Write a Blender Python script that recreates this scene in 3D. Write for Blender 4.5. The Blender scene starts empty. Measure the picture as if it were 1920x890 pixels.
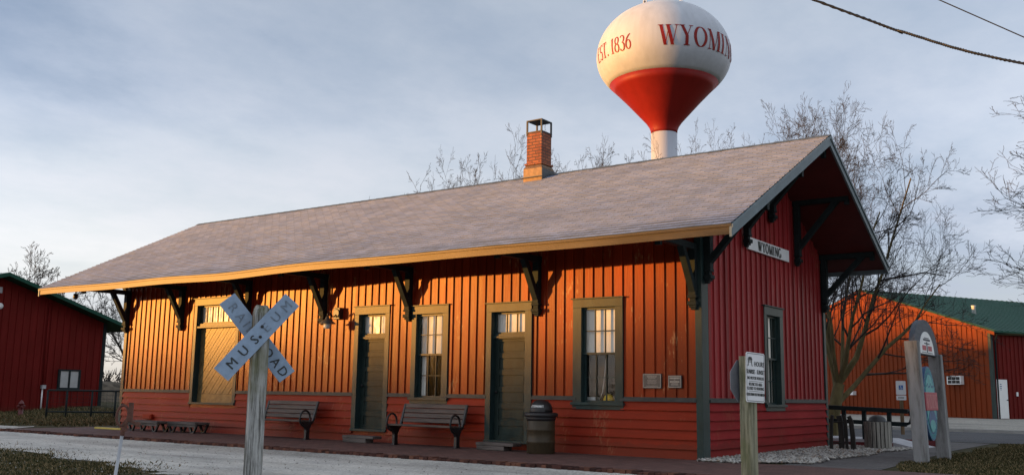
import bpy, bmesh, math, random
from mathutils import Vector, Matrix, geometry, noise

C = bpy.context.scene.collection
SC = bpy.context.scene
PI = math.pi
rnd = random.Random(7)

# ------------------------------------------------------------------ helpers
def smooth(t):
    t = max(0.0, min(1.0, t)); return t * t * (3 - 2 * t)

class MB:
    """collects shapes; build() links them as ONE mesh object"""
    def __init__(s): s.v = []; s.f = []; s.uv = None; s.sm = []
    def add(s, vs, fs, sm=False):
        o = len(s.v); s.v += [tuple(v) for v in vs]
        for f in fs: s.f.append(tuple(o + i for i in f)); s.sm.append(sm)
    def box(s, x0, x1, y0, y1, z0, z1):
        if x0 > x1: x0, x1 = x1, x0
        if y0 > y1: y0, y1 = y1, y0
        if z0 > z1: z0, z1 = z1, z0
        v = [(x, y, z) for z in (z0, z1) for y in (y0, y1) for x in (x0, x1)]
        s.add(v, [(0,2,3,1),(4,5,7,6),(0,1,5,4),(2,6,7,3),(0,4,6,2),(1,3,7,5)])
    def hexa(s, v):
        s.add(v, [(0,2,3,1),(4,5,7,6),(0,1,5,4),(2,6,7,3),(0,4,6,2),(1,3,7,5)])
    def beam(s, p0, p1, w, h, up=(0,0,1)):
        p0 = Vector(p0); p1 = Vector(p1); d = (p1 - p0).normalized()
        a = d.cross(Vector(up)).normalized(); b = a.cross(d).normalized()
        v = []
        for p in (p0, p1):
            for sb in (-1, 1):
                for sa in (-1, 1): v.append(p + a * (sa * w / 2) + b * (sb * h / 2))
        s.hexa(v)
    def tube(s, pts, rs, n=8, cap=True, smo=True):
        pts = [Vector(p) for p in pts]
        if not hasattr(rs, '__len__'): rs = [rs] * len(pts)
        o = len(s.v); a = None
        for i, p in enumerate(pts):
            d = (pts[min(i + 1, len(pts) - 1)] - pts[max(i - 1, 0)])
            d = d.normalized() if d.length > 1e-9 else Vector((0,0,1))
            if a is None:
                a = d.orthogonal().normalized()
            else:
                a = a - d * a.dot(d)
                a = a.normalized() if a.length > 1e-6 else d.orthogonal().normalized()
            b = d.cross(a)
            for k in range(n):
                t = 2 * PI * k / n
                s.v.append(tuple(p + (a * math.cos(t) + b * math.sin(t)) * rs[i]))
        for i in range(len(pts) - 1):
            for k in range(n):
                k2 = (k + 1) % n
                s.f.append((o + i*n + k, o + i*n + k2, o + (i+1)*n + k2, o + (i+1)*n + k)); s.sm.append(smo)
        if cap:
            s.f.append(tuple(o + k for k in reversed(range(n)))); s.sm.append(False)
            e = o + (len(pts) - 1) * n
            s.f.append(tuple(e + k for k in range(n))); s.sm.append(False)
    def lathe(s, prof, n=32, c=(0,0,0), smo=True, axis='z'):
        o = len(s.v)
        for r, z in prof:
            for k in range(n):
                t = 2 * PI * k / n
                if axis == 'z': s.v.append((c[0] + r*math.cos(t), c[1] + r*math.sin(t), c[2] + z))
                elif axis == 'x': s.v.append((c[0] + z, c[1] + r*math.cos(t), c[2] + r*math.sin(t)))
                else: s.v.append((c[0] + r*math.sin(t), c[1] + z, c[2] + r*math.cos(t)))
        for i in range(len(prof) - 1):
            for k in range(n):
                k2 = (k + 1) % n
                s.f.append((o + i*n + k, o + i*n + k2, o + (i+1)*n + k2, o + (i+1)*n + k)); s.sm.append(smo)
        for i in (0, len(prof) - 1):
            if prof[i][0] > 1e-6:
                ids = [o + i*n + k for k in range(n)]
                s.f.append(tuple(reversed(ids)) if i == 0 else tuple(ids)); s.sm.append(False)
    def prism(s, poly, fn, t0, t1):
        """2-D outline poly; fn(a, b, t) -> point; extruded from t0 to t1"""
        n = len(poly); o = len(s.v)
        for t in (t0, t1):
            for a, b in poly: s.v.append(tuple(fn(a, b, t)))
        s.f.append(tuple(o + i for i in range(n))); s.sm.append(False)
        s.f.append(tuple(o + n + i for i in reversed(range(n)))); s.sm.append(False)
        for i in range(n):
            j = (i + 1) % n
            s.f.append((o + i, o + n + i, o + n + j, o + j)); s.sm.append(False)
    def blob(s, c, rx, ry, rz, seed=0, n=2, rough=0.25):
        bm = bmesh.new(); bmesh.ops.create_icosphere(bm, subdivisions=n, radius=1)
        vs = []
        for v in bm.verts:
            k = 1 + rough * noise.noise(v.co * 1.3 + Vector((seed * 3.1, seed * 1.7, seed)))
            vs.append((c[0] + v.co.x*rx*k, c[1] + v.co.y*ry*k, c[2] + v.co.z*rz*k))
        bm.verts.index_update()
        s.add(vs, [tuple(v.index for v in f.verts) for f in bm.faces], True); bm.free()
    def build(s, name, mat=None, parent=None, bevel=0, fixn=True, label=None):
        me = bpy.data.meshes.new(name); me.from_pydata(s.v, [], s.f)
        me.polygons.foreach_set('use_smooth', s.sm)
        if fixn:
            bm = bmesh.new(); bm.from_mesh(me); bmesh.ops.recalc_face_normals(bm, faces=bm.faces); bm.to_mesh(me); bm.free()
        if mat: me.materials.append(mat)
        o = bpy.data.objects.new(name, me); C.objects.link(o)
        if parent: o.parent = parent
        if bevel:
            m = o.modifiers.new('bevel', 'BEVEL'); m.width = bevel; m.segments = 2; m.limit_method = 'ANGLE'
        if label: o['label'] = label
        return o

def split_build(b, name, mat, parent, **kw):
    """one object per connected piece"""
    p = list(range(len(b.v)))
    def fd(i):
        while p[i] != i: p[i] = p[p[i]]; i = p[i]
        return i
    for f in b.f:
        for q in f[1:]: p[fd(q)] = fd(f[0])
    gr = {}
    for f, sm in zip(b.f, b.sm): gr.setdefault(fd(f[0]), []).append((f, sm))
    out = []
    for k, fl in gr.items():
        m = MB(); idx = {}
        for f, sm in fl:
            for q in f:
                if q not in idx: idx[q] = len(m.v); m.v.append(b.v[q])
            m.f.append(tuple(idx[q] for q in f)); m.sm.append(sm)
        out.append(m.build(name, mat, parent, **kw))
    return out
def tag(o, label=None, cat=None, group=None, kind=None):
    if label: o['label'] = label
    if cat: o['category'] = cat
    if group: o['group'] = group
    if kind: o['kind'] = kind
    return o
def empty(name, loc, label, cat, rz=0, group=None, rot=None):
    o = bpy.data.objects.new(name, None); C.objects.link(o); o.location = loc
    o.rotation_euler = rot if rot else (0, 0, rz)
    return tag(o, label, cat, group)
def copy_tree(o, parent=None):
    c = o.copy(); C.objects.link(c)
    if parent: c.parent = parent
    for ch in list(o.children): copy_tree(ch, c)
    return c

# ------------------------------------------------------------------ materials
def nodes_of(name):
    m = bpy.data.materials.new(name); m.use_nodes = True
    nt = m.node_tree; b = nt.nodes['Principled BSDF']
    return m, nt, b
def N(nt, t, **kw):
    n = nt.nodes.new(t)
    for k, v in kw.items(): setattr(n, k, v)
    return n
def L(nt, a, b): nt.links.new(a, b)
def pos(nt, scale=(1,1,1), coord='Position', rot=(0,0,0)):
    mp = N(nt, 'ShaderNodeMapping'); mp.inputs['Scale'].default_value = scale; mp.inputs['Rotation'].default_value = rot
    if coord == 'Position': L(nt, N(nt, 'ShaderNodeNewGeometry').outputs['Position'], mp.inputs['Vector'])
    else: L(nt, N(nt, 'ShaderNodeTexCoord').outputs[coord], mp.inputs['Vector'])
    return mp.outputs['Vector']
def noi(nt, vec, scale=1.0, detail=4, rough=.55):
    n = N(nt, 'ShaderNodeTexNoise'); n.inputs['Scale'].default_value = scale
    n.inputs['Detail'].default_value = detail; n.inputs['Roughness'].default_value = rough
    L(nt, vec, n.inputs['Vector']); return n.outputs['Fac']
def ramp(nt, fac, stops):
    r = N(nt, 'ShaderNodeValToRGB'); L(nt, fac, r.inputs['Fac'])
    e = r.color_ramp.elements
    while len(e) < len(stops): e.new(.5)
    for i, (p, c) in enumerate(stops):
        e[i].position = p; e[i].color = (*c, 1) if len(c) == 3 else c
    return r.outputs['Color']
def mix(nt, fac, a, b, blend='MIX'):
    m = N(nt, 'ShaderNodeMix', data_type='RGBA', blend_type=blend)
    if isinstance(fac, (int, float)): m.inputs['Factor'].default_value = fac
    else: L(nt, fac, m.inputs['Factor'])
    for k, x in (('A', a), ('B', b)):
        i = [q for q in m.inputs if q.name == k and q.type == 'RGBA'][0]
        if isinstance(x, tuple): i.default_value = (*x, 1)
        else: L(nt, x, i)
    return [q for q in m.outputs if q.type == 'RGBA'][0]
def bump(nt, b, h, strength=.3, dist=.01):
    n = N(nt, 'ShaderNodeBump'); n.inputs['Strength'].default_value = strength; n.inputs['Distance'].default_value = dist
    L(nt, h, n.inputs['Height']); L(nt, n.outputs['Normal'], b.inputs['Normal'])
def sc(c, k): return tuple(x * k for x in c)

def paint(name, col, rough=.5, var=.25, scale=(3,3,3), bmp=.15, spec=.5, metal=0, coord='Position', bd=.004, fine=40, tint=None):
    m, nt, b = nodes_of(name)
    if tint: b.inputs['Specular Tint'].default_value = (*tint, 1)
    v = pos(nt, scale, coord); f = noi(nt, v, 1.0, 6, .65)
    c = ramp(nt, f, [(.25, sc(col, 1 - var)), (.5, col), (.75, sc(col, 1 + var))])
    L(nt, c, b.inputs['Base Color']); b.inputs['Roughness'].default_value = rough
    b.inputs['Specular IOR Level'].default_value = spec; b.inputs['Metallic'].default_value = metal
    if bmp:
        f2 = noi(nt, pos(nt, (fine, fine, fine), coord), 1, 3); bump(nt, b, f2, bmp, bd)
    return m

def red_siding(name, col, peel=.5, rough=.42, streak=(9, 9, .7), spec=.25, pitch=None):
    m, nt, b = nodes_of(name)
    f = noi(nt, pos(nt, streak), 1, 6, .65); g = noi(nt, pos(nt, (.8, .8, .6)), 1, 4)
    c = ramp(nt, f, [(.2, sc(col, .68)), (.5, col), (.8, sc(col, 1.3))])
    c = mix(nt, ramp(nt, g, [(.4, (0,0,0)), (.7, (.5,.5,.5))]), c, sc(col, .72))
    if pitch:
        ax_, pw_, off_ = pitch
        sp = N(nt, 'ShaderNodeSeparateXYZ'); L(nt, N(nt, 'ShaderNodeNewGeometry').outputs['Position'], sp.inputs[0])
        m1 = N(nt, 'ShaderNodeMath', operation='MULTIPLY_ADD'); L(nt, sp.outputs[ax_], m1.inputs[0]); m1.inputs[1].default_value = 1/pw_; m1.inputs[2].default_value = off_
        m2 = N(nt, 'ShaderNodeMath', operation='FLOOR'); L(nt, m1.outputs[0], m2.inputs[0])
        wn = N(nt, 'ShaderNodeTexWhiteNoise', noise_dimensions='1D'); L(nt, m2.outputs[0], wn.inputs['W'])
        c = mix(nt, 1.0, c, ramp(nt, wn.outputs['Value'], [(0, (.74, .74, .76)), (.5, (1, 1, 1)), (1, (1.16, 1.22, 1.25))]), 'MULTIPLY')
    spz = N(nt, 'ShaderNodeSeparateXYZ'); L(nt, N(nt, 'ShaderNodeNewGeometry').outputs['Position'], spz.inputs[0])
    dz = N(nt, 'ShaderNodeMath', operation='MULTIPLY_ADD'); L(nt, noi(nt, pos(nt, (2.5, 2.5, 6)), 1, 5, .7), dz.inputs[0]); dz.inputs[1].default_value = -.45; L(nt, spz.outputs['Z'], dz.inputs[2])
    c = mix(nt, ramp(nt, dz.outputs[0], [(0.0, (.0,)*3), (.001, (.0,)*3)]) if False else ramp(nt, dz.outputs[0], [(0, (.38,)*3), (.06, (0, 0, 0))]), c, (.085, .022, .016))
    p = noi(nt, pos(nt, (22, 22, 5)), 1, 5, .7); q = noi(nt, pos(nt, (1.3, 1.3, 1.0)), 1, 2)
    mm = N(nt, 'ShaderNodeMath', operation='MULTIPLY'); L(nt, p, mm.inputs[0]); L(nt, q, mm.inputs[1])
    pe = ramp(nt, mm.outputs[0], [(.335, (0,0,0)), (.39, (peel,)*3)])
    c = mix(nt, pe, c, (.38, .20, .10))
    L(nt, c, b.inputs['Base Color'])
    r = N(nt, 'ShaderNodeMapRange'); r.inputs['To Min'].default_value = rough - .1; r.inputs['To Max'].default_value = rough + .12
    L(nt, f, r.inputs['Value']); L(nt, r.outputs['Result'], b.inputs['Roughness'])
    b.inputs['Specular IOR Level'].default_value = spec; b.inputs['Specular Tint'].default_value = (1, .74, .42, 1)
    bump(nt, b, noi(nt, pos(nt, (30, 30, 2)), 1, 5, .7), .35, .006)
    return m

def wood(name, dark, light, scale=(14, 14, .9), rough=.85, b_=.8, bd=.01, moss=None):
    m, nt, b = nodes_of(name)
    f = noi(nt, pos(nt, scale, 'Object'), 1, 8, .72)
    c = ramp(nt, f, [(.3, sc(dark, .35)), (.42, dark), (.55, light), (.72, sc(light, 1.25))])
    if moss:
        g = noi(nt, pos(nt, (3.5, 3.5, 1.6), 'Object'), 1, 4)
        c = mix(nt, ramp(nt, g, [(.47, (0,0,0)), (.62, (.75,.75,.75))]), c, moss)
    L(nt, c, b.inputs['Base Color']); b.inputs['Roughness'].default_value = rough
    bump(nt, b, f, b_, bd); return m

M = {}
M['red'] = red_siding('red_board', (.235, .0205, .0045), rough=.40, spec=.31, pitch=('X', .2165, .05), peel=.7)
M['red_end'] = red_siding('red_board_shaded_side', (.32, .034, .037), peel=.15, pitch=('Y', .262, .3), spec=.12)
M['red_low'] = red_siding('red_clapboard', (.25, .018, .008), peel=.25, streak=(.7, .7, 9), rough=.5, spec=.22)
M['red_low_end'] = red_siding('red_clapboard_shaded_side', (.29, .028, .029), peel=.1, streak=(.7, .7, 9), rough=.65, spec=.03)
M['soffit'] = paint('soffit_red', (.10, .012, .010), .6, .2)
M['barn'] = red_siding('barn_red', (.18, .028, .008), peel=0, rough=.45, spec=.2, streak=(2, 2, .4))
M['barn_shaded'] = red_siding('barn_red_shaded', (.14, .012, .012), peel=0, rough=.55, spec=.1, streak=(2, 2, .4))  # barn red with the shade of the unlit walls darkened into its colour
M['trim'] = paint('trim_green', (.022, .044, .046), .42, .35, (6, 6, 2.5), .3, spec=.28, tint=(1, .8, .5))
M['bracket'] = paint('bracket_green', (.014, .021, .022), .65, .3, (6, 6, 6), .2, spec=.15)
M['belt'] = paint('belt_green', (.055, .055, .052), .5, .3, (5, 5, 5), .2, spec=.2)
M['rake'] = paint('rake_green', (.115, .155, .17), .5, .2, (3, 3, 3), .2)
M['door'] = paint('door_green', (.021, .035, .033), .45, .4, (5, 5, 3), .3, spec=.18, tint=(1, .8, .5))
M['freight'] = paint('freight_door', (.15, .105, .05), .42, .5, (9, 3, 9), .4, spec=.35, tint=(1, .8, .5))
M['black'] = paint('black_iron', (.012, .012, .013), .45, .3, bmp=.2)
M['dark'] = paint('dark_room', (.03, .027, .025), .9, .2, bmp=0)
M['curtain'] = paint('curtain_cloth', (.84, .80, .74), .9, .08, (14, 14, 2), .2)
M['white'] = paint('white_paint', (.78, .78, .76), .45, .06, bmp=.05)
M['offwhite'] = paint('weathered_white_board', (.80, .80, .79), .55, .12, (3, 3, 3), .1)
M['ink'] = paint('black_lettering', (.015, .017, .016), .5, .2, bmp=0)
M['tower_white'] = paint('tower_white', (.50, .52, .57), .5, .14, (.9, .9, .10), 0, spec=.3)
M['tower_red'] = paint('tower_red', (.25, .012, .009), .55, .15, (.9, .9, .15), 0, spec=.25)
M['galv'] = paint('galvanized_pipe', (.38, .39, .41), .5, .2, (5, 5, 5), .15, metal=.3)
M['rust'] = paint('rusty_iron', (.10, .040, .026), .85, .5, (18, 18, 18), .5)
M['green_roof'] = paint('green_metal_roof', (.010, .062, .040), .55, .2, (1, 1, 1), 0, spec=.15)
M['post'] = wood('weathered_post', (.075, .072, .064), (.36, .36, .345), (26, 26, 1.4), moss=(.12, .12, .05))
M['post_green'] = wood('mossy_post', (.10, .095, .055), (.24, .225, .15), (14, 14, 1.0), moss=(.08, .095, .03))
M['arch_post'] = wood('grey_timber', (.14, .14, .135), (.24, .24, .24), (7, 7, 1), b_=.3, rough=.7)
M['step'] = wood('old_step', (.05, .042, .036), (.12, .10, .09), (1.2, 12, 12))
M['slat'] = wood('bench_slat', (.040, .028, .021), (.085, .058, .046), (1.2, 14, 14), b_=.3, rough=.6)
M['bin_slat'] = wood('grey_bin_slat', (.15, .14, .12), (.30, .285, .25), (10, 10, .8), b_=.3)
M['bin_dark'] = wood('dark_slat', (.018, .016, .014), (.035, .03, .026), (10, 10, .8), b_=.3)
M['drum'] = paint('drum_brown', (.055, .040, .023), .45, .4, (8, 8, 3), .2, spec=.25)
M['lid'] = paint('lid_plastic', (.018, .017, .018), .5, .2, bmp=.1)
M['bluegrey'] = paint('worn_sign_blue', (.25, .335, .45), .6, .22, (10, 10, 10), .3, coord='Object')
M['faded'] = paint('faded_letter', (.15, .19, .24), .7, .7, (24, 24, 24), .3, coord='Object')
M['letter_dark'] = paint('worn_letter', (.028, .034, .036), .6, .8, (24, 24, 24), .2, coord='Object')
M['sign_back'] = paint('sign_back_metal', (.24, .25, .29), .45, .12, (8, 8, 8), .05, metal=.4)
M['sign_white'] = paint('sign_white', (.66, .66, .67), .45, .05, bmp=0)
M['blue'] = paint('sign_blue', (.02, .12, .38), .5, .1, bmp=0)
M['teal'] = paint('teal', (.09, .36, .36), .5, .3, (9, 9, 9), .2, coord='Object')
M['navy'] = paint('navy', (.03, .09, .21), .5, .4, (12, 12, 12), .2, coord='Object')
M['band_red'] = paint('band_red', (.38, .04, .06), .5, .15, bmp=0)
M['pink'] = paint('pink_letters', (.55, .2, .2), .5, .15, bmp=0)
M['slate'] = paint('arch_slate', (.055, .065, .085), .6, .5, (30, 4, 30), .3, coord='Object')
M['plaque'] = paint('bronze_plaque', (.085, .075, .068), .4, .3, (20, 20, 20), .2, metal=.4)
M['plaque_line'] = paint('bronze_letter', (.30, .28, .25), .45, .2, bmp=0, metal=.3)
M['hydrant'] = paint('hydrant_red', (.09, .008, .008), .45, .2)
M['stone'] = None
M['cable'] = paint('cable_black', (.008, .008, .009), .5, .1, bmp=0)
M['ramp'] = paint('ramp_top', (.42, .42, .44), .8, .2, (3, 3, 3), .2)
M['ramp_red'] = paint('ramp_red', (.13, .012, .014), .6, .3)
M['hat'] = paint('yellow_plastic', (.75, .50, .02), .35, .05, bmp=0)
M['box'] = paint('cardboard', (.30, .16, .10), .8, .1, bmp=0)
M['bulb'] = paint('bulb_glass', (.62, .60, .55), .25, .05, bmp=0)
M['shade'] = paint('lamp_shade', (.10, .10, .095), .4, .2, bmp=.1)
M['bark'] = paint('bark', (.042, .034, .027), .9, .45, (14, 14, 2.5), .9, bd=.02, fine=18)
M['bark_moss'] = paint('bark_moss', (.12, .095, .038), .9, .5, (7, 7, 2.0), .9, bd=.02, fine=18)
M['twig'] = paint('twig', (.034, .027, .024), .9, .25, bmp=0)
M['copper'] = paint('flashing_copper', (.17, .095, .045), .5, .45, (9, 9, 9), .3, metal=.25)
M['lead'] = paint('flashing_dark', (.065, .068, .07), .55, .3, (9, 9, 9), .2)
M['yellow'] = paint('yellow_board', (.55, .42, .08), .6, .15)
M['concrete'] = paint('concrete', (.20, .19, .18), .85, .25, (1.5, 1.5, 1.5), .4)
M['kerb'] = paint('kerb_concrete', (.30, .29, .27), .85, .2, (2, 2, 2), .3)

def glass_mat(tint=(1,1,1)):
    m = bpy.data.materials.new('window_glass'); m.use_nodes = True; nt = m.node_tree; nt.nodes.clear()
    o = N(nt, 'ShaderNodeOutputMaterial'); mx = N(nt, 'ShaderNodeMixShader'); t = N(nt, 'ShaderNodeBsdfTransparent'); g = N(nt, 'ShaderNodeBsdfGlossy')
    f = N(nt, 'ShaderNodeFresnel'); ir = N(nt, 'ShaderNodeMapRange'); ir.inputs['To Min'].default_value = 1.5; ir.inputs['To Max'].default_value = 1/1.5
    L(nt, N(nt, 'ShaderNodeNewGeometry').outputs['Backfacing'], ir.inputs['Value']); L(nt, ir.outputs['Result'], f.inputs['IOR'])
    g.inputs['Roughness'].default_value = .10; t.inputs['Color'].default_value = (.95, .96, .95, 1)
    v = noi(nt, pos(nt, (2.2, 2.2, 2.2)), 1, 2)
    bp = N(nt, 'ShaderNodeBump'); bp.inputs['Strength'].default_value = .25; bp.inputs['Distance'].default_value = .03
    L(nt, v, bp.inputs['Height']); L(nt, bp.outputs['Normal'], g.inputs['Normal'])
    L(nt, f.outputs[0], mx.inputs[0]); L(nt, t.outputs[0], mx.inputs[1]); L(nt, g.outputs[0], mx.inputs[2]); L(nt, mx.outputs[0], o.inputs[0])
    return m
M['glass'] = glass_mat()

def shingle_mat():
    m, nt, b = nodes_of('asphalt_shingles')
    uv = N(nt, 'ShaderNodeTexCoord').outputs['UV']
    br = N(nt, 'ShaderNodeTexBrick'); L(nt, uv, br.inputs['Vector'])
    br.inputs['Scale'].default_value = 1; br.inputs['Brick Width'].default_value = .30; br.inputs['Row Height'].default_value = .141
    br.inputs['Mortar Size'].default_value = .006; br.inputs['Mortar Smooth'].default_value = .3; br.inputs['Bias'].default_value = 0
    br.inputs['Color1'].default_value = (.195, .232, .325, 1); br.inputs['Color2'].default_value = (.265, .303, .41, 1); br.inputs['Mortar'].default_value = (.10, .125, .16, 1)
    mp = N(nt, 'ShaderNodeMapping'); L(nt, uv, mp.inputs['Vector']); mp.inputs['Scale'].default_value = (.35, .9, 1)
    g = noi(nt, mp.outputs[0], 1, 5)
    c = mix(nt, .5, br.outputs['Color'], ramp(nt, g, [(.28, (.62, .62, .66)), (.45, (.92, .92, .94)), (.7, (1.22, 1.18, 1.15))]), 'MULTIPLY')
    mp2 = N(nt, 'ShaderNodeMapping'); L(nt, uv, mp2.inputs['Vector']); mp2.inputs['Scale'].default_value = (3.2, .35, 1)
    h = noi(nt, mp2.outputs[0], 1, 6, .65)
    c = mix(nt, .35, c, ramp(nt, h, [(.3, (.72, .72, .75)), (.6, (1.08, 1.06, 1.05))]), 'MULTIPLY')
    su = N(nt, 'ShaderNodeSeparateXYZ'); L(nt, uv, su.inputs[0])
    fr = N(nt, 'ShaderNodeMath', operation='DIVIDE'); L(nt, su.outputs['Y'], fr.inputs[0]); fr.inputs[1].default_value = .1412
    f2 = N(nt, 'ShaderNodeMath', operation='FRACT'); L(nt, fr.outputs[0], f2.inputs[0])
    c = mix(nt, 1.0, c, ramp(nt, f2.outputs[0], [(0.0, (.76, .76, .77)), (.13, (.80, .80, .81)), (.24, (1, 1, 1)), (1.0, (1.05, 1.05, 1.05))]), 'MULTIPLY')
    mp3 = N(nt, 'ShaderNodeMapping'); L(nt, uv, mp3.inputs['Vector']); mp3.inputs['Scale'].default_value = (2.4, 7.08, 1)
    c = mix(nt, .3, c, ramp(nt, noi(nt, mp3.outputs[0], 1, 2), [(.30, (.62, .62, .64)), (.40, (1, 1, 1))]), 'MULTIPLY')
    L(nt, c, b.inputs['Base Color']); b.inputs['Roughness'].default_value = .9; b.inputs['Specular IOR Level'].default_value = .25
    bump(nt, b, noi(nt, pos(nt, (90, 90, 90)), 1, 2), .5, .004)
    return m
M['shingle'] = shingle_mat()

def brick_mat(name, c1, c2, mort, w, h, coord='UV', msize=.008, rough=.85):
    m, nt, b = nodes_of(name)
    uv = N(nt, 'ShaderNodeTexCoord').outputs[coord]
    br = N(nt, 'ShaderNodeTexBrick'); L(nt, uv, br.inputs['Vector'])
    br.inputs['Scale'].default_value = 1; br.inputs['Brick Width'].default_value = w; br.inputs['Row Height'].default_value = h
    br.inputs['Mortar Size'].default_value = msize; br.inputs['Mortar Smooth'].default_value = .2
    br.inputs['Color1'].default_value = (*c1, 1); br.inputs['Color2'].default_value = (*c2, 1); br.inputs['Mortar'].default_value = (*mort, 1)
    g = noi(nt, pos(nt, (2.2, 2.2, 2.2)), 1, 6, .7)
    c = mix(nt, .7, br.outputs['Color'], ramp(nt, g, [(.3, (.5, .5, .5)), (.6, (1.1, 1.08, 1.05))]), 'MULTIPLY')
    L(nt, c, b.inputs['Base Color']); b.inputs['Roughness'].default_value = rough
    iv = N(nt, 'ShaderNodeMath', operation='SUBTRACT'); iv.inputs[0].default_value = 1; L(nt, br.outputs['Fac'], iv.inputs[1])
    bump(nt, b, iv.outputs[0], .8, .008)
    return m
M['chimney'] = brick_mat('chimney_brick', (.27, .075, .035), (.36, .12, .055), (.10, .055, .04), .20, .075, msize=.010)
M['paver'] = brick_mat('paver_brick', (.095, .042, .034), (.15, .072, .058), (.035, .022, .018), .20, .10, 'Object', .007, .8)

def gravel_mat(name, cols, s1=60, s2=.6, b_=.8, bd=.02, tracks=0):
    m, nt, b = nodes_of(name)
    f = noi(nt, pos(nt, (s1,)*3), 1, 4, .7); g = noi(nt, pos(nt, (s2, s2*1.8, s2)), 1, 5)
    vo = N(nt, 'ShaderNodeTexVoronoi'); vo.inputs['Scale'].default_value = s1 * .55; L(nt, pos(nt), vo.inputs['Vector'])
    c = ramp(nt, f, [(.25, cols[0]), (.5, cols[1]), (.75, cols[2])])
    c = mix(nt, .55, c, ramp(nt, vo.outputs['Color'], [(.15, sc(cols[0], .85)), (.8, cols[2])]))
    c = mix(nt, .8, c, ramp(nt, g, [(.3, (.66, .66, .68)), (.5, (.95, .95, .95)), (.7, (1.12, 1.1, 1.08))]), 'MULTIPLY')
    if tracks:
        h = noi(nt, pos(nt, (.10, .75, 1), rot=(0, 0, math.radians(9))), 1, 3)
        c = mix(nt, .8, c, ramp(nt, h, [(.36, (.62, .61, .60)), (.56, (1.10, 1.10, 1.10))]), 'MULTIPLY')
    L(nt, c, b.inputs['Base Color']); b.inputs['Roughness'].default_value = .95; b.inputs['Specular IOR Level'].default_value = .15
    bump(nt, b, f, b_, bd); return m
M['gravel'] = gravel_mat('drive_gravel', ((.38, .355, .32), (.54, .52, .48), (.68, .655, .61)), tracks=1)
M['lot'] = gravel_mat('lot_gravel', ((.22, .205, .18), (.30, .285, .25), (.38, .36, .32)), 25, .4, .3)
M['asphalt'] = gravel_mat('asphalt', ((.06, .06, .065), (.085, .085, .09), (.12, .12, .125)), 70, .5, .3)
M['lawn'] = gravel_mat('lawn_soil', ((.035, .030, .016), (.060, .055, .024), (.10, .088, .045)), 14, .7, .8, .05)
M['walk'] = gravel_mat('walk_concrete', ((.105, .098, .095), (.14, .13, .125), (.17, .16, .155)), 45, .7, .2)
M['pebble'] = gravel_mat('pebble_bed', ((.14, .13, .12), (.22, .21, .19), (.33, .31, .28)), 45, 1.2, .9)
M['mound'] = gravel_mat('dirt_mound', ((.05, .04, .03), (.10, .085, .06), (.16, .13, .10)), 4, .5, .8, .1)

def attr_mat(name, stops, rough=.9):
    m, nt, b = nodes_of(name)
    w = N(nt, 'ShaderNodeTexWhiteNoise', noise_dimensions='1D'); L(nt, N(nt, 'ShaderNodeNewGeometry').outputs['Random Per Island'], w.inputs['W'])
    L(nt, ramp(nt, w.outputs['Value'], stops), b.inputs['Base Color']); b.inputs['Roughness'].default_value = rough
    b.inputs['Specular IOR Level'].default_value = .2
    return m
M['stones'] = attr_mat('white_stones', [(0, (.13, .12, .11)), (.4, (.34, .32, .29)), (.8, (.52, .50, .46)), (1, (.24, .17, .12))])
M['grass'] = attr_mat('grass_blades', [(0, (.022, .028, .008)), (.35, (.04, .042, .014)), (.6, (.10, .08, .035)), (1, (.26, .19, .10))])
M['edge_brick'] = attr_mat('edge_brick', [(0, (.035, .016, .013)), (.5, (.085, .036, .028)), (1, (.16, .07, .045))])

# ------------------------------------------------------------------ terrain
def g(x, y):
    k = smooth((-x - 18) / 5)
    w = .4 + 6 * k
    z = -.115 + .10 * smooth((y + 3.1) / w)
    z += .23 * smooth((y - 16) / 18) * smooth((x + 26) / 8)
    if x < -20: z += .29 * smooth((y - 4.0) / 6) * smooth((-x - 20) / 6)
    return z
def sheet(name, poly, mat, off, res=.5, kind='structure'):
    xs = [p[0] for p in poly]; ys = [p[1] for p in poly]
    vs = []; n = 0; ed = []
    for i, p in enumerate(poly):
        q = poly[(i + 1) % len(poly)]; k = max(1, int(math.hypot(q[0]-p[0], q[1]-p[1]) / res))
        for j in range(k): vs.append(Vector((p[0] + (q[0]-p[0])*j/k, p[1] + (q[1]-p[1])*j/k)))
    n = len(vs); ed = [(i, (i + 1) % n) for i in range(n)]
    x = min(xs)
    while x < max(xs):
        y = min(ys)
        while y < max(ys):
            vs.append(Vector((x + .001, y + .001))); y += res
        x += res
    r = geometry.delaunay_2d_cdt(vs, ed, [tuple(range(n))], 1, 1e-5)
    b = MB(); b.add([(v.x, v.y, g(v.x, v.y) + off) for v in r[0]], [tuple(f) for f in r[2]])
    o = b.build(name, mat, fixn=False)
    me = o.data
    bm = bmesh.new(); bm.from_mesh(me)
    for f in bm.faces:
        if f.normal.z < 0: f.normal_flip()
    bm.to_mesh(me); bm.free()
    if kind: o['kind'] = kind
    return o
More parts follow.
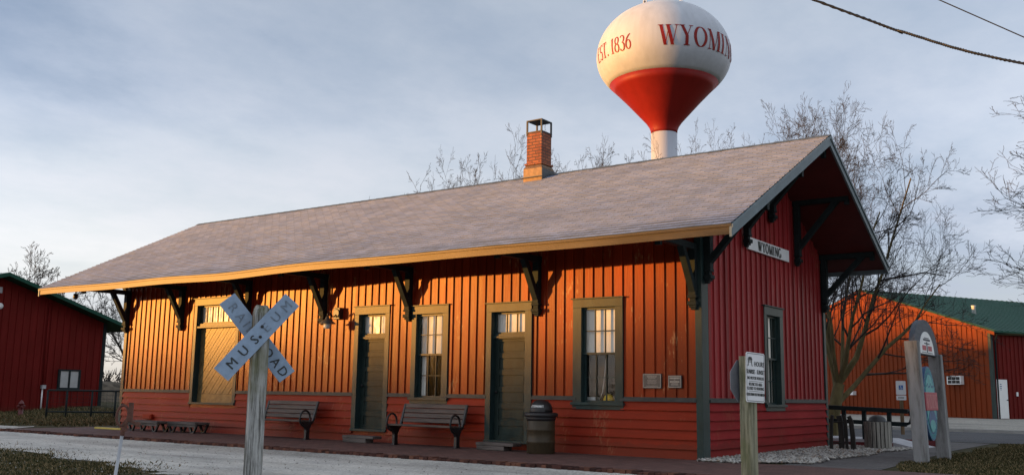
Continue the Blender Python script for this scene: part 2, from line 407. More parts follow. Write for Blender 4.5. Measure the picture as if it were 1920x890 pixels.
# big lawn to the horizon
b = MB()
def axis(lo, hi, fine_lo, fine_hi, st):
    a = []; x = fine_lo
    while x <= fine_hi: a.append(x); x += st
    d = st; x = fine_lo
    left = []
    while x > lo: d *= 1.5; x -= d; left.append(x)
    d = st; x = a[-1]; right = []
    while x < hi: d *= 1.5; x += d; right.append(x)
    return list(reversed(left)) + a + right
ax = axis(-2500, 2500, -46, 12, .5); ay = axis(-2500, 2500, -14, 40, .5)
b.add([(x, y, g(x, y)) for y in ay for x in ax],
      [(j*len(ax)+i, j*len(ax)+i+1, (j+1)*len(ax)+i+1, (j+1)*len(ax)+i) for j in range(len(ay)-1) for i in range(len(ax)-1)], True)
tag(b.build('ground', M['lawn'], fixn=False), kind='structure')
def wob(a, bb, n, amp, seed):
    r = random.Random(seed); out = []
    for i in range(n):
        t = i / n
        out.append((a[0] + (bb[0]-a[0])*t + r.uniform(-amp, amp), a[1] + (bb[1]-a[1])*t + r.uniform(-amp, amp)))
    return out
drive = [(-60, 1.2)] + wob((-21.3, -1.0), (-18.6, -1.55), 5, .08, 1) + [(-18.3, -2.7), (5.5, -2.7), (14, -2.7), (14, -22), (1.0, -22)]
drive += [(.6, -14), (-2.5, -9.2)] + wob((-4.4, -7.4), (-9.6, -6.4), 12, .22, 2) + wob((-9.6, -6.4), (-25, -4.9), 14, .25, 3) + [(-60, -3.4)]
sheet('gravel_drive', drive, M['gravel'], .012, .6)
sheet('pebble_bed', [(.02, -.25)] + wob((.5, -.45), (1.6, .9), 5, .05, 5) + wob((1.6, .9), (1.55, 7.2), 10, .10, 4) + [(1.0, 7.4), (.02, 6.9)], M['pebble'], .018, .35)
sheet('footpath', [(1.35, -.5), (2.95, .2), (2.75, 3.6), (2.5, 7.5), (2.45, 12.4), (1.0, 12.4), (1.3, 8.0), (1.45, 2.5)], M['walk'], .008, .5)
sheet('road', [(-32, 12.6), (24, 12.6), (24, 20.6), (-32, 20.6)], M['asphalt'], .010, .8)
sheet('gravel_lot', [(-32, 21.0), (30, 21.0), (30, 46), (-32, 46)], M['lot'], .014, 1.2)
b = MB()
x = -32
while x < 24:
    x2 = x + 2; zs = [g(x, 20.8), g(x2, 20.8)]
    b.hexa([(x, 20.65, zs[0]-.1), (x2, 20.65, zs[1]-.1), (x, 20.85, zs[0]-.1), (x2, 20.85, zs[1]-.1),
            (x, 20.67, zs[0]+.11), (x2, 20.67, zs[1]+.11), (x, 20.85, zs[0]+.11), (x2, 20.85, zs[1]+.11)]); x = x2 + .01
tag(b.build('road_kerb', M['kerb']), kind='structure')
# brick platform with a ragged edge course
b = MB(); b.box(-18.2, 5.6, -2.84, -.03, -.35, 0)
b.box(.03, 5.6, -.026, .0, -.35, -.001)
tag(b.build('brick_platform', M['paver']), kind='structure')
b = MB(); x = -18.25; r = random.Random(3)
while x < 5.6:
    w = .095 + r.uniform(-.006, .012); dz = r.uniform(-.018, .012); dy = r.uniform(-.022, .012)
    b.box(x, x + w - .012, -3.03 + dy, -2.845, -.3, -.002 + dz); x += w
y = -3.0
while y < -.1:
    b.box(-18.42 + r.uniform(-.02, .02), -18.205, y, y + .085, -.3, r.uniform(-.02, .008)); y += .1
tag(b.build('platform_edging', M['edge_brick'], bevel=0), kind='structure')
# stones and grass
def scatter_stones(name, pts, smin, smax, mat):
    b = MB(); r = random.Random(11)
    base = [(1,0,0),(-1,0,0),(0,1,0),(0,-1,0),(0,0,1),(0,0,-1)]
    fs = [(0,2,4),(2,1,4),(1,3,4),(3,0,4),(2,0,5),(1,2,5),(3,1,5),(0,3,5)]
    for x, y, z in pts:
        s = r.uniform(smin, smax); a = r.uniform(0, PI); ca, sa = math.cos(a), math.sin(a); vs = []
        for p in base:
            px = p[0]*s*r.uniform(.7, 1.4) + r.uniform(-.2, .2)*s; py = p[1]*s*r.uniform(.6, 1.1) + r.uniform(-.2, .2)*s; pz = p[2]*s*r.uniform(.5, .8)
            vs.append((x + px*ca - py*sa, y + px*sa + py*ca, z + pz + s*.3))
        b.add(vs, fs)
    return b.build(name, mat)
r = random.Random(5); pts = []
while len(pts) < 5200:
    x = r.uniform(.03, 1.75); y = r.uniform(-.35, 7.3)
    lim = 1.62 + .1*math.sin(y*2.1) + r.gauss(0, .07)
    if x < lim and not (y < .5 and x > .6 + (y + .45)*1.0): pts.append((x, y, g(x, y) + .018 + r.uniform(0, .015)))
tag(scatter_stones('pebbles', pts, .022, .045, M['stones']), kind='stuff', label='pale loose stones covering the bed beside the end wall', cat='stones')
pts = []
for i in range(2600):
    x = r.uniform(-14, 6); y = r.uniform(-9, -3.1); pts.append((x, y, g(x, y) + .012))
tag(scatter_stones('loose_gravel', pts, .006, .017, M['stones']), kind='stuff', label='loose grey gravel chips lying on the drive', cat='gravel')
def grass(name, area, n, hmin, hmax, label, seed):
    b = MB(); r = random.Random(seed)
    for i in range(n):
        p = area(r)
        if p is None: continue
        x, y = p; z = g(x, y); h = r.uniform(hmin, hmax); a = r.uniform(0, 2*PI); w = r.uniform(.006, .014)
        lx, ly = r.gauss(0, .5)*h, r.gauss(0, .5)*h
        dx, dy = math.cos(a)*w, math.sin(a)*w
        b.add([(x-dx, y-dy, z-.01), (x+dx, y+dy, z-.01), (x+lx*.4+dx*.6, y+ly*.4+dy*.6, z+h*.6), (x+lx, y+ly, z+h)], [(0,1,2),(0,2,3)])
    return tag(b.build(name, M['grass'], fixn=False), label, 'grass', kind='stuff')
def a1(r):
    x = r.uniform(-14, 0.5); top = -7.5 + max(0, -4.4 - x)*.19 + .25*math.sin(x*1.7) + .15*math.sin(x*4.3)
    if x > -4.4: top = -7.5 - (x + 4.4)*.95
    y = r.uniform(-11, top + .9)
    if y > top and r.random() > .5*(1 - (y - top)/.9)**2: return None
    if noise.noise(Vector((x*.9, y*.9, 3))) < -.12 and r.random() < .75: return None
    return x, y
grass('foreground_grass', a1, 60000, .02, .055, 'short patchy dormant grass at the front edge of the gravel drive', 21)
def a2(r):
    x = r.uniform(2.6, 6.2); y = r.uniform(.1, 12.3)
    if x < 2.85 + .12*math.sin(y*2) + (.0 if y > 1 else (1 - y)*.4): return None
    if noise.noise(Vector((x*1.1, y*1.1, 8))) < -.25 and r.random() < .6: return None
    return x, y
grass('corner_grass', a2, 42000, .02, .06, 'short brown and green grass beside the timber arch posts', 22)
def a3(r):
    x = r.uniform(-38, -19); y = r.uniform(-.9, 8)
    if y < -1.0 + (-x - 19)*.12 + .3*math.sin(x*2): return None
    return x, y
grass('yard_grass', a3, 22000, .04, .12, 'short grass between the drive and the left red barn', 23)
# ------------------------------------------------------------------ station
LW = 17.56; WD = 6.7
ST = empty('station', (0, 0, 0), 'long red board and batten railway station with grey gable roof and dark green brackets', 'station')
# (x0, x1, z0, z1) openings of the front wall
FO = [(-14.33, -12.72, .75, 3.25), (-8.40, -7.58, .27, 2.81), (-6.66, -5.92, .98, 2.76), (-4.62, -3.78, .17, 2.73), (-2.46, -1.72, .95, 2.74)]
EO = [(3.04, 3.77, .95, 2.75)]
TH = .16
def wall_pieces(b, u0, u1, z0, z1, ops, put):
    """solid wall with openings; put(u0, u1, z0, z1)"""
    u = u0
    for a, c, zz0, zz1 in sorted(ops):
        put(u, a, z0, z1)
        if zz0 > z0: put(a, c, z0, zz0)
        if zz1 < z1: put(a, c, zz1, z1)
        u = c
    put(u, u1, z0, z1)
def clap(b, u0, u1, z0, z1, out):
    """lapped siding courses; out(u, d, z) -> point, d outwards"""
    n = 6; h = 1.0 / n
    for i in range(n):
        a = max(z0, i*h); c = min(z1, (i+1)*h - .012)
        if c - a < .02: continue
        ta = .046 - .034*(a - i*h)/h; tc = .046 - .034*(c - i*h)/h
        b.add([out(u0, 0, a), out(u1, 0, a), out(u1, ta, a), out(u0, ta, a), out(u0, tc*.5, c), out(u1, tc*.5, c), out(u1, 0, c), out(u0, 0, c)],
              [(0,1,2,3),(3,2,5,4),(4,5,6,7),(0,3,4,7),(1,6,5,2)])
rw = random.Random(4)
def battens(b, u0, u1, step, z0, ztop, ops, out, w=.050, d=.028, marg=.10):
    u = u0
    while u < u1:
        segs = [(z0, ztop(u))]
        for a, c, za, zb in ops:
            if a - marg < u < c + marg:
                ns = []
                for s0, s1 in segs:
                    if za - .13 > s0: ns.append((s0, min(s1, za - .13)))
                    if zb + .19 < s1: ns.append((max(s0, zb + .19), s1))
                segs = ns
        for s0, s1 in segs:
            if s1 - s0 > .05:
                ww = w*rw.uniform(.9, 1.1); t = rw.uniform(-.004, .004)
                v = [out(u - ww/2 + t, 0, s0), out(u + ww/2 + t, 0, s0), out(u - ww/2 + t, d, s0), out(u + ww/2 + t, d, s0),
                     out(u - ww/2, 0, s1), out(u + ww/2, 0, s1), out(u - ww/2, d, s1), out(u + ww/2, d, s1)]
                b.hexa(v)
        u += step + rw.uniform(-.006, .006)
fo = lambda u, d, z: (u, -d, z)
eo = lambda u, d, z: (d, u, z)
RZ, RY, EF, EB = 6.34, 3.25, (-1.81, 3.775), (7.19, 4.16)   # ridge, eave edges (roof surface)
def roofz(y): return RZ + (y - RY)*((RZ - EF[1])/(RY - EF[0])) if y < RY else RZ - (y - RY)*((RZ - EB[1])/(EB[0] - RY))
b = MB(); wall_pieces(b, -LW, 0, -.1, 4.35, FO, lambda a, c, z0, z1: b.box(a, c, 0, TH, z0, z1))
battens(b, -LW + .22, -.15, .2165, 1.06, lambda u: 4.3, FO, fo)
b.build('front_wall', M['red'], ST)
b = MB(); fops = [(a - .11, c + .11, z0 - .13, z1 + .1) for a, c, z0, z1 in FO]
def claps(name, mat, u0, u1, ops, out):
    u = u0
    for a, c, z0, z1 in sorted(ops) + [(u1, u1, 0, 0)]:
        if z0 >= 1.0: continue
        bb = MB(); clap(bb, u, a, 0, 1.0, out); bb.build(name, mat, ST)
        if z0 > .05 and c > a: bb = MB(); clap(bb, a, c, 0, z0, out); bb.build(name, mat, ST)
        u = c
claps('front_clapboards', M['red_low'], -LW + .10, -.09, fops, fo)
# end wall (gable)
b = MB()
a, c, z0, z1 = EO[0]
def gpoly(y0, y1, zlo, zhi=None):
    ys = [y0] + ([RY] if y0 < RY < y1 else []) + [y1]
    return [(y0, zlo), (y1, zlo)] + [(y, zhi if zhi else roofz(y) - .1) for y in reversed(ys)]
for pl in (gpoly(TH, a, -.1), gpoly(c, WD, -.1), gpoly(a, c, -.1, z0), gpoly(a, c, z1)):
    b.prism(pl, lambda p, q, t: (t, p, q), -TH, -.0005)
battens(b, .30, WD - .12, .262, 1.06, lambda u: roofz(u) - .12, EO, eo)
b.build('end_wall', M['red_end'], ST)
claps('end_clapboards', M['red_low_end'], .25, WD - .02, [(a - .13, c + .19, z0 - .13, z1)], eo)
b = MB(); b.prism(gpoly(TH, WD, -.1), lambda p, q, t: (t, p, q), -LW, -LW + TH); b.build('far_wall', M['red_end'], ST)
b = MB(); b.box(-LW + TH, -TH, WD - TH, WD - .001, -.1, 4.3); b.build('back_wall', M['red_end'], ST)
b = MB(); b.box(-LW + TH, -TH, TH, WD - TH, -.09, .04); b.build('floor_boards', M['dark'], ST)
b = MB(); b.box(-LW + TH, -TH, 2.6, 2.7, .04, 3.6); b.build('inner_partition', M['dark'], ST)
# belt course, corner boards
u = -LW + .10
segs = []
for a, c, z0, z1 in FO:
    segs.append((u, a - .115)); u = c + .105 if c != -3.78 else c + .17
segs.append((u, -.092))
for u0, u1 in segs:
    b = MB(); b.box(u0, u1, -.055, .0, .985, 1.035); b.box(u0, u1, -.030, 0, 1.035, 1.065); b.build('belt_course', M['belt'], ST)
for y0, y1 in ((.245, 2.905), (3.96, WD)):
    b = MB(); b.box(0, .055, y0, y1, .985, 1.035); b.box(0, .030, y0, y1, 1.035, 1.065); b.build('belt_course', M['belt'], ST)
b = MB(); b.box(-.09, .04, -.04, .24, -.02, 4.35); b.build('corner_board', M['trim'], ST, bevel=.004)
b = MB(); b.box(0.001, .04, WD - .10, WD + .03, -.02, 4.2); b.build('corner_board', M['trim'], ST)
b = MB(); b.box(-LW - .02, -LW + .10, -.036, -.0005, -.02, 4.35); b.build('corner_board', M['trim'], ST)

# ---- windows and doors
def trim_frame(b, a, c, z0, z1, w, wt, out, sill=True, bottom=True, wr=None, d=.046):
    wr = wr or w
    def bx(u0, u1, za, zb, d0, d1):
        b.hexa([out(u0, d0, za), out(u1, d0, za), out(u0, d1, za), out(u1, d1, za), out(u0, d0, zb), out(u1, d0, zb), out(u0, d1, zb), out(u1, d1, zb)])
    bx(a - w, a + .002, z0, z1 + .002, -TH, d); bx(c - .002, c + wr, z0, z1 + .002, -TH, d)
    bx(a - w, c + wr, z1, z1 + wt, -TH, d + .004)
    bx(a - w - .03, c + wr + .03, z1 + wt, z1 + wt + .025, 0, d + .035)
    if sill:
        bx(a - w - .01, c + wr + .01, z0 - .13, z0 - .045, -.002, d - .004)
        bx(a - w - .03, c + wr + .03, z0 - .05, z0 + .002, -TH, d + .04)
    elif bottom:
        bx(a - w, c + wr, z0 - .05, z0 + .002, -TH, d + .03)
def sash(b, u0, u1, z0, z1, cols, rows, out, d, fw=.04, mw=.018, th=.04):
    def bx(p, q, za, zb, t=th):
        b.hexa([out(p, d - t, za), out(q, d - t, za), out(p, d, za), out(q, d, za), out(p, d - t, zb), out(q, d - t, zb), out(p, d, zb), out(q, d, zb)])
    bx(u0, u0 + fw, z0, z1); bx(u1 - fw, u1, z0, z1); bx(u0 + fw, u1 - fw, z0, z0 + fw); bx(u0 + fw, u1 - fw, z1 - fw, z1)
    for i in range(1, cols):
        u = u0 + fw + (u1 - u0 - 2*fw)*i/cols; bx(u - mw/2, u + mw/2, z0 + fw, z1 - fw, th*.8)
    for j in range(1, rows):
        z = z0 + fw + (z1 - z0 - 2*fw)*j/rows; bx(u0 + fw, u1 - fw, z - mw/2, z + mw/2, th*.7)
def quad(b, u0, u1, z0, z1, d, out):
    b.add([out(u0, d, z0), out(u1, d, z0), out(u1, d, z1), out(u0, d, z1)], [(0,1,2,3)])
def drape(b, u0, u1, z0, z1, d, out, folds=4, amp=.02):
    n = folds*8; vs = []
    for i in range(n + 1):
        u = u0 + (u1-u0)*i/n; dd = d + amp*math.sin(2*PI*folds*i/n) + amp*.5*math.sin(7*i/n)
        vs += [out(u, dd, z0), out(u, dd*1.0, z1)]
    b.add(vs, [(2*i, 2*i+2, 2*i+3, 2*i+1) for i in range(n)], True)
def window(a, c, z0, z1, w, wt, out, wr=None, sill=True, label=None, shade=None):
    b = MB(); trim_frame(b, a, c, z0, z1, w, wt, out, sill, wr=wr)
    wn = b.build('window', M['trim'], ST, bevel=.004, label=label)
    zm = (z0 + z1)/2 + .02
    b = MB(); sash(b, a, c, zm - .02, z1, 3, 2, out, -.035); b.build('sash', M['trim'], wn)
    b = MB(); sash(b, a, c, z0, zm + .02, 3, 2, out, -.078); b.build('sash', M['trim'], wn)
    b = MB(); quad(b, a + .03, c - .03, zm, z1 - .02, -.055, out); quad(b, a + .03, c - .03, z0 + .02, zm, -.10, out); b.build('pane', M['glass'], wn, fixn=False)
    return wn, zm
w, zm = window(*FO[2], .13, .17, fo, wr=.16)
b = MB(); drape(b, -6.655, -5.925, zm - .02, 2.75, -.14, fo, 5, .004); drape(b, -6.10, -5.93, .99, zm - .03, -.17, fo, 2, .006); drape(b, -6.65, -6.52, .99, zm - .03, -.17, fo, 2, .006); b.build('curtain', M['curtain'], w)
w, zm = window(*FO[4], .19, .16, fo, wr=.165)
b = MB(); drape(b, -2.455, -1.725, zm + .01, 2.73, -.14, fo, 3, .005); b.build('curtain', M['curtain'], w)
b = MB(); b.tube([(-2.06, .22, zm), (-2.09, .22, 1.5), (-2.13, .2, 1.15), (-2.19, .2, 1.02)], .006, 5); b.build('blind_cord', M['offwhite'], w)
w, zm = window(*EO[0], .13, .17, eo, wr=.185)
b = MB(); drape(b, 3.05, 3.26, .98, 2.74, -.15, eo, 2, .012); drape(b, 3.36, 3.765, .98, 2.74, -.16, eo, 4, .015); b.build('curtain', M['curtain'], w)
# things on the inside sill of the right front window
b = MB(); b.lathe([(.115, 0), (.105, .05), (.08, .09), (.04, .115), (.0, .122)], 20, (-2.05, .30, .985)); b.lathe([(.14, 0), (.14, .008)], 20, (-2.05, .29, .978))
b.box(-2.06, -2.04, .24, .36, 1.10, 1.112)
tag(b.build('hard_hat', M['hat']), 'yellow rounded hard hat behind the lower panes of the big right front window', 'hat')
b = MB(); b.box(-1.88, -1.70, .26, .40, .975, 1.13); b.box(-1.885, -1.695, .255, .405, 1.13, 1.145)
tag(b.build('carton', M['box'], bevel=.004), 'small brown carton on the inside sill of the big right front window', 'box')
b = MB(); b.box(-2.62, -2.32, .24, .42, .97, 1.05); b.box(-2.44, -2.35, .235, .241, .99, 1.03)
tag(b.build('card_holder', M['offwhite']), 'low pale card holder at the left of the inside window sill', 'holder')
b = MB(); b.box(-2.8, -1.4, .2, .44, .90, .969); b.build('inner_sill', M['dark'], ST)

def door(a, c, z0, z1, w, wt, zbar, panels, wr=None):
    b = MB(); trim_frame(b, a, c, z0, z1, w, wt, fo, sill=False, wr=wr)
    b.box(a, c, .06, .155, zbar, zbar + .10); b.box(a, c, .03, .06, zbar + .02, zbar + .055)
    dr = b.build('door', M['trim'], ST, bevel=.004)
    b = MB(); y = .115
    b.box(a, a + .10, y, y + .04, z0, zbar); b.box(c - .10, c, y, y + .04, z0, zbar)
    h = (zbar - z0)
    for i in range(panels + 1):
        zz = z0 + h*i/panels; t = .055 if i else .10
        b.box(a + .10, c - .10, y + .001, y + .039, max(z0, zz - t), min(zbar, zz + t*.9))
    b.box(a + .10, c - .10, y + .022, y + .032, z0, zbar)
    for i in range(panels):
        za = z0 + h*i/panels + .085; zb = z0 + h*(i + 1)/panels - .085
        b.box(a + .13, c - .13, y + .012, y + .022, za, zb)
    b.build('door_leaf', M['door'], dr, bevel=.003)
    b = MB(); sash(b, a, c, zbar + .10, z1, 3, 1, fo, -.095, .035, .02); b.build('transom', M['trim'], dr)
    b = MB(); quad(b, a + .03, c - .03, zbar + .12, z1 - .02, -.118, fo); b.build('pane', M['glass'], dr, fixn=False)
    b = MB(); b.lathe([(.0, 0), (.028, .006), (.03, .02), (.012, .03), (.012, .055)], 14, (a + .055, y - .055, z0 + .95), axis='y'); b.build('door_knob', M['black'], dr)
    b = MB(); quad(b, a + .003, c - .003, zbar + .1, z1, -.157, fo); b.build('transom_blind', M['curtain'], dr, fixn=False)
    return dr
door(*FO[1], .13, .17, 2.25, 6)
door(*FO[3], .13, .17, 2.19, 6, wr=.165)
# freight door
a, c, z0, z1 = FO[0]
b = MB(); trim_frame(b, a, c, z0, z1, .115, .17, fo, sill=False)
b.box(a, c, .02, .13, 2.66, 2.78); b.box(a, c, -.03, .02, 2.66, 2.71)
fd = b.build('freight_door', M['trim'], ST, bevel=.004)
b = MB()
x = a - 1.7
def clip_board(x):     # diagonal board from bottom x up to the right, clipped to the opening
    poly = [(x, z0 + .22), (x + .118, z0 + .22), (x + .118 + 1.66, z0 + .22 + 1.9), (x + 1.66, z0 + .22 + 1.9)]
    def clip(pl, f):
        out = []
        for i in range(len(pl)):
            p, q = pl[i], pl[(i+1) % len(pl)]; fp, fq = f(p), f(q)
            if fp >= 0: out.append(p)
            if fp*fq < 0:
                t = fp/(fp - fq); out.append((p[0] + (q[0]-p[0])*t, p[1] + (q[1]-p[1])*t))
        return out
    for f in (lambda p: p[0] - a, lambda p: c - p[0], lambda p: 2.66 - p[1], lambda p: p[1] - z0 - .22):
        if len(poly) < 3: return []
        poly = clip(poly, f)
    return poly
i = 0
while x < c:
    pl = clip_board(x)
    if len(pl) >= 3: b.prism(pl, lambda p, q, t: (p, t, q), .125 + (.004 if i % 2 else .0), .16)
    x += .128; i += 1
b.box(a, c, .12, .16, z0, z0 + .215)
b.build('door_leaf', M['freight'], fd, bevel=.002)
b = MB(); sash(b, a, c, 2.78, z1, 7, 1, fo, -.075, .035, .018); b.build('transom', M['trim'], fd)
b = MB(); quad(b, a + .03, c - .03, 2.80, z1 - .02, -.10, fo); b.build('pane', M['glass'], fd, fixn=False)
b = MB(); quad(b, a + .003, c - .003, 2.79, z1, -.14, fo); b.build('transom_blind', M['curtain'], fd, fixn=False)

# ---- brackets
def bracket(org, dirv, tip, top, beam_len, foot, strut_out, tw=.14, name='bracket'):
    """org: point on the wall (x, y); dirv: outward unit vector; heights tip..top"""
    b = MB(); ox, oy = org; dx, dy = dirv; sx, sy = -dy, dx
    P = lambda d, s, z: (ox + dx*d + sx*s, oy + dy*d + sy*s, z)
    def bx(d0, d1, z0, z1, w):
        b.hexa([P(d0, -w, z0), P(d1, -w, z0), P(d0, w, z0), P(d1, w, z0), P(d0, -w, z1), P(d1, -w, z1), P(d0, w, z1), P(d1, w, z1)])
    bx(.02, .14, tip + .24, top, tw/2)
    bx(.02, .145, tip + .20, tip + .245, tw/2 + .018)
    bx(.02, .115, tip + .14, tip + .20, tw/2 - .012)
    bx(.02, .155, tip + .07, tip + .14, tw/2 + .02)
    bx(.02, .12, tip + .03, tip + .07, tw/2 + .002)
    bx(.02, .09, tip - .01, tip + .03, tw/2 - .022)
    bx(-.02, beam_len, top - .12, top, tw/2 - .004)
    bx(beam_len - .09, beam_len, top - .20, top - .12, tw/2 - .02)
    b.beam(P(.08, 0, foot), P(strut_out, 0, top - .07), tw - .03, .125, (sx, sy, 0))
    return b.build(name, M['bracket'], ST, bevel=.006)
for x in (-17.50, -14.98, -12.25, -9.55, -6.88, -3.48, -.10):
    bracket((x, 0), (0, -1), 2.62, 3.80, 1.45, 2.93, .56)
for y, tip, top in ((.14, 3.10, 4.52), (1.97, 4.0, 5.46), (RY + .12, 4.70, 6.12), (4.83, 3.95, 5.40), (6.58, 3.06, 4.40)):
    bracket((.03, y), (1, 0), tip, top, 1.22, tip + .36, .98)
for y, tip, top in ((.2, 3.10, 4.5), (RY, 4.70, 6.12), (6.55, 3.06, 4.40)):
    bracket((-LW, y), (-1, 0), tip, top, 1.22, tip + .36, .98)
b = MB()   # wall plate behind the brackets
b.box(-LW, .0, -.05, -.001, 3.98, 4.14); b.build('frieze_board', M['bracket'], ST)

# ---- roof
X0, X1 = -LW - 1.49, 1.39
def sag(x, y):   # an old eave is never quite straight
    k = smooth((1.2 - y)/3.0)
    return k*(-.030*math.exp(-((x + 11.2)/1.6)**2) + .016*math.exp(-((x + 8.0)/2.2)**2) - .012*math.exp(-((x + 15.5)/1.8)**2) + .006*math.sin(x*1.3))
def roof_part(name, mat, y0, y1, top, bot, nx=70):
    b = MB(); vs = []
    for i in range(nx + 1):
        x = X0 + .02 + (X1 - X0 - .04)*i/nx
        for y in (y0, y1):
            for o in (top, bot): vs.append((x, y, roofz(y) + o + sag(x, y)))
    fs = [(0,1,3,2), (4*nx, 4*nx+2, 4*nx+3, 4*nx+1)]
    for i in range(nx):
        k = 4*i
        for p, q in ((0,1),(1,3),(3,2),(2,0)): fs.append((k+p, k+q, k+4+q, k+4+p))
    b.add(vs, fs); return b.build(name, mat, ST)
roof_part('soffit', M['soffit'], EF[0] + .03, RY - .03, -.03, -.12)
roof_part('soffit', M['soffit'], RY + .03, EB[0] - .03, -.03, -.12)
def shingles(name, ye, yr, courses):
    b = MB(); uvs = []; nx = 90; zr = roofz(yr); ze = roofz(ye)
    sl = math.hypot(yr - ye, zr - ze); ny, nz = -(zr - ze)/sl*(1 if yr > ye else -1), abs(yr - ye)/sl
    rr = random.Random(9); fuv = []
    for cidx in range(courses):
        t0, t1 = cidx/courses, (cidx + 1)/courses
        ya, za = ye + (yr-ye)*t0, ze + (zr-ze)*t0; yb, zb = ye + (yr-ye)*t1, ze + (zr-ze)*t1
        base = len(b.v)
        for i in range(nx + 1):
            x = X0 + (X1 - X0)*i/nx; j = rr.uniform(-.005, .006)
            for (y, z, o) in ((ya, za, 0), (ya, za, .017 + j), (yb, zb, .003)):
                b.v.append((x, y + ny*o, z + nz*o + sag(x, y)))
        for i in range(nx):
            k = base + 3*i; x = X0 + (X1 - X0)*i/nx; x2 = X0 + (X1 - X0)*(i+1)/nx
            b.f.append((k, k+3, k+4, k+1)); b.sm.append(False); fuv.append([(x, t0*sl), (x2, t0*sl), (x2, t0*sl), (x, t0*sl)])
            b.f.append((k+1, k+4, k+5, k+2)); b.sm.append(False); fuv.append([(x, t0*sl+.004), (x2, t0*sl+.004), (x2, t1*sl-.004), (x, t1*sl-.004)])
    me = bpy.data.meshes.new(name); me.from_pydata(b.v, [], b.f); uv = me.uv_layers.new(name='UVMap')
    k = 0
    for f in fuv:
        for q in f: uv.data[k].uv = q; k += 1
    me.materials.append(M['shingle']); o = bpy.data.objects.new(name, me); C.objects.link(o); o.parent = ST
    return o
roof = shingles('roof', EF[0] - .03, RY, 40)
shingles('back_roof', EB[0] + .03, RY, 32)
b = MB()   # ridge cap
n = 70
for i in range(n):
    x = X0 + (X1-X0)*i/n; x2 = x + (X1-X0)/n + .02
    for s in (-1, 1):
        y = RY + s*.13
        b.add([(x, RY, RZ + .03), (x2, RY, RZ + .022), (x2, y, roofz(y) + .022), (x, y, roofz(y) + .030)], [(0,1,2,3)])
b.build('ridge_cap', M['lead'], ST, fixn=False)
def long_board(name, mat, y, yo, z0, z1, top_only=False, nx=70, lab=None):
    b = MB(); vs = []
    for i in range(nx + 1):
        x = X0 + (X1-X0)*i/nx
        for yy in (y, yo):
            for zz in (z0, z1): vs.append((x, yy, zz + sag(x, y)))
    fs = [(0,1,3,2), (4*nx, 4*nx+2, 4*nx+3, 4*nx+1)]
    for i in range(nx):
        k = 4*i
        for p, q in ((0,1),(1,3),(3,2),(2,0)): fs.append((k+p, k+q, k+4+q, k+4+p))
    b.add(vs, fs); return b.build(name, mat, ST)
M['fascia'] = paint('fascia_paint', (.062, .048, .034), .40, .5, (.9, 6, 6), .3, spec=.22, tint=(1, .8, .5))
long_board('fascia', M['fascia'], EF[0] - .001, EF[0] + .03, 3.60, 3.718)
long_board('drip_board', M['fascia'], EF[0] - .028, EF[0] + .03, 3.72, 3.762)
long_board('back_fascia', M['rake'], EB[0] + .001, EB[0] - .03, 3.95, 4.15)
for xr, s in ((X1, 1), (X0, -1)):
    for ya, yb in ((EF[0] - .02, RY), (EB[0] + .02, RY)):
        b = MB(); za, zb = roofz(ya), roofz(yb)
        lo = -.205; ex = xr - s*.035
        b.hexa([(ex, ya, za + lo), (xr + s*.004, ya, za + lo), (ex, yb, zb + lo), (xr + s*.004, yb, zb + lo),
                (ex, ya, za - .004), (xr + s*.004, ya, za - .004), (ex, yb, zb - .004), (xr + s*.004, yb, zb - .004)])
        b.hexa([(xr + s*.004, ya, za - .06), (xr + s*.025, ya, za - .06), (xr + s*.004, yb, zb - .06), (xr + s*.025, yb, zb - .06),
                (xr + s*.004, ya, za - .002), (xr + s*.025, ya, za - .002), (xr + s*.004, yb, zb - .002), (xr + s*.025, yb, zb - .002)])
        b.build('rake_board', M['rake'], ST)
# ---- chimney
def uv_box(me):
    uv = me.uv_layers.new(name='UVMap')
    for p in me.polygons:
        nrm = p.normal
        for li in p.loop_indices:
            co = me.vertices[me.loops[li].vertex_index].co
            uv.data[li].uv = (co.x, co.z) if abs(nrm.y) > abs(nrm.x) else (co.y + .1, co.z)
b = MB(); CX, CY = -5.65, 3.13; h = .215
b.box(CX - h, CX + h, CY - h, CY + h, 6.2, 7.385); b.box(CX - h - .04, CX + h + .04, CY - h - .04, CY + h + .04, 6.56, 6.60)
ch = b.build('chimney', M['chimney'], ST); uv_box(ch.data)
b = MB(); k = h + .055
b.hexa([(CX-k, CY-k, 5.95), (CX+k, CY-k, 5.95), (CX-k, CY+k, 5.95), (CX+k, CY+k, 5.95), (CX-k, CY-k, 6.47), (CX+k, CY-k, 6.47), (CX-k, CY+k, 6.47), (CX+k, CY+k, 6.47)])
b.hexa([(CX-k, CY-k, 6.472), (CX+k, CY-k, 6.472), (CX-k, CY+k, 6.472), (CX+k, CY+k, 6.472), (CX-h-.01, CY-h-.01, 6.56), (CX+h+.01, CY-h-.01, 6.56), (CX-h-.01, CY+h+.01, 6.56), (CX+h+.01, CY+h+.01, 6.56)])
b.build('flashing', M['copper'], ch, bevel=.006)
b = MB(); b.box(CX + k + .001, CX + k + .012, CY - k - .005, CY + k + .005, 6.0, 6.44); b.box(CX-k-.02, CX+k+.05, CY-k-.06, CY-k-.001, 6.23, 6.25); b.build('side_flashing', M['lead'], ch)
b = MB()
for sx in (-1, 1):
    for sy in (-1, 1): b.box(CX + sx*(h-.005) - .018, CX + sx*(h-.005) + .018, CY + sy*(h-.005) - .018, CY + sy*(h-.005) + .018, 7.30, 7.66)
hexv = []
b.box(CX - h - .01, CX + h + .01, CY - h - .01, CY + h + .01, 7.66, 7.685)
b.box(CX - h - .015, CX + h + .015, CY - h - .015, CY + h + .015, 7.37, 7.39)
b.build('chimney_cap', M['black'], ch)
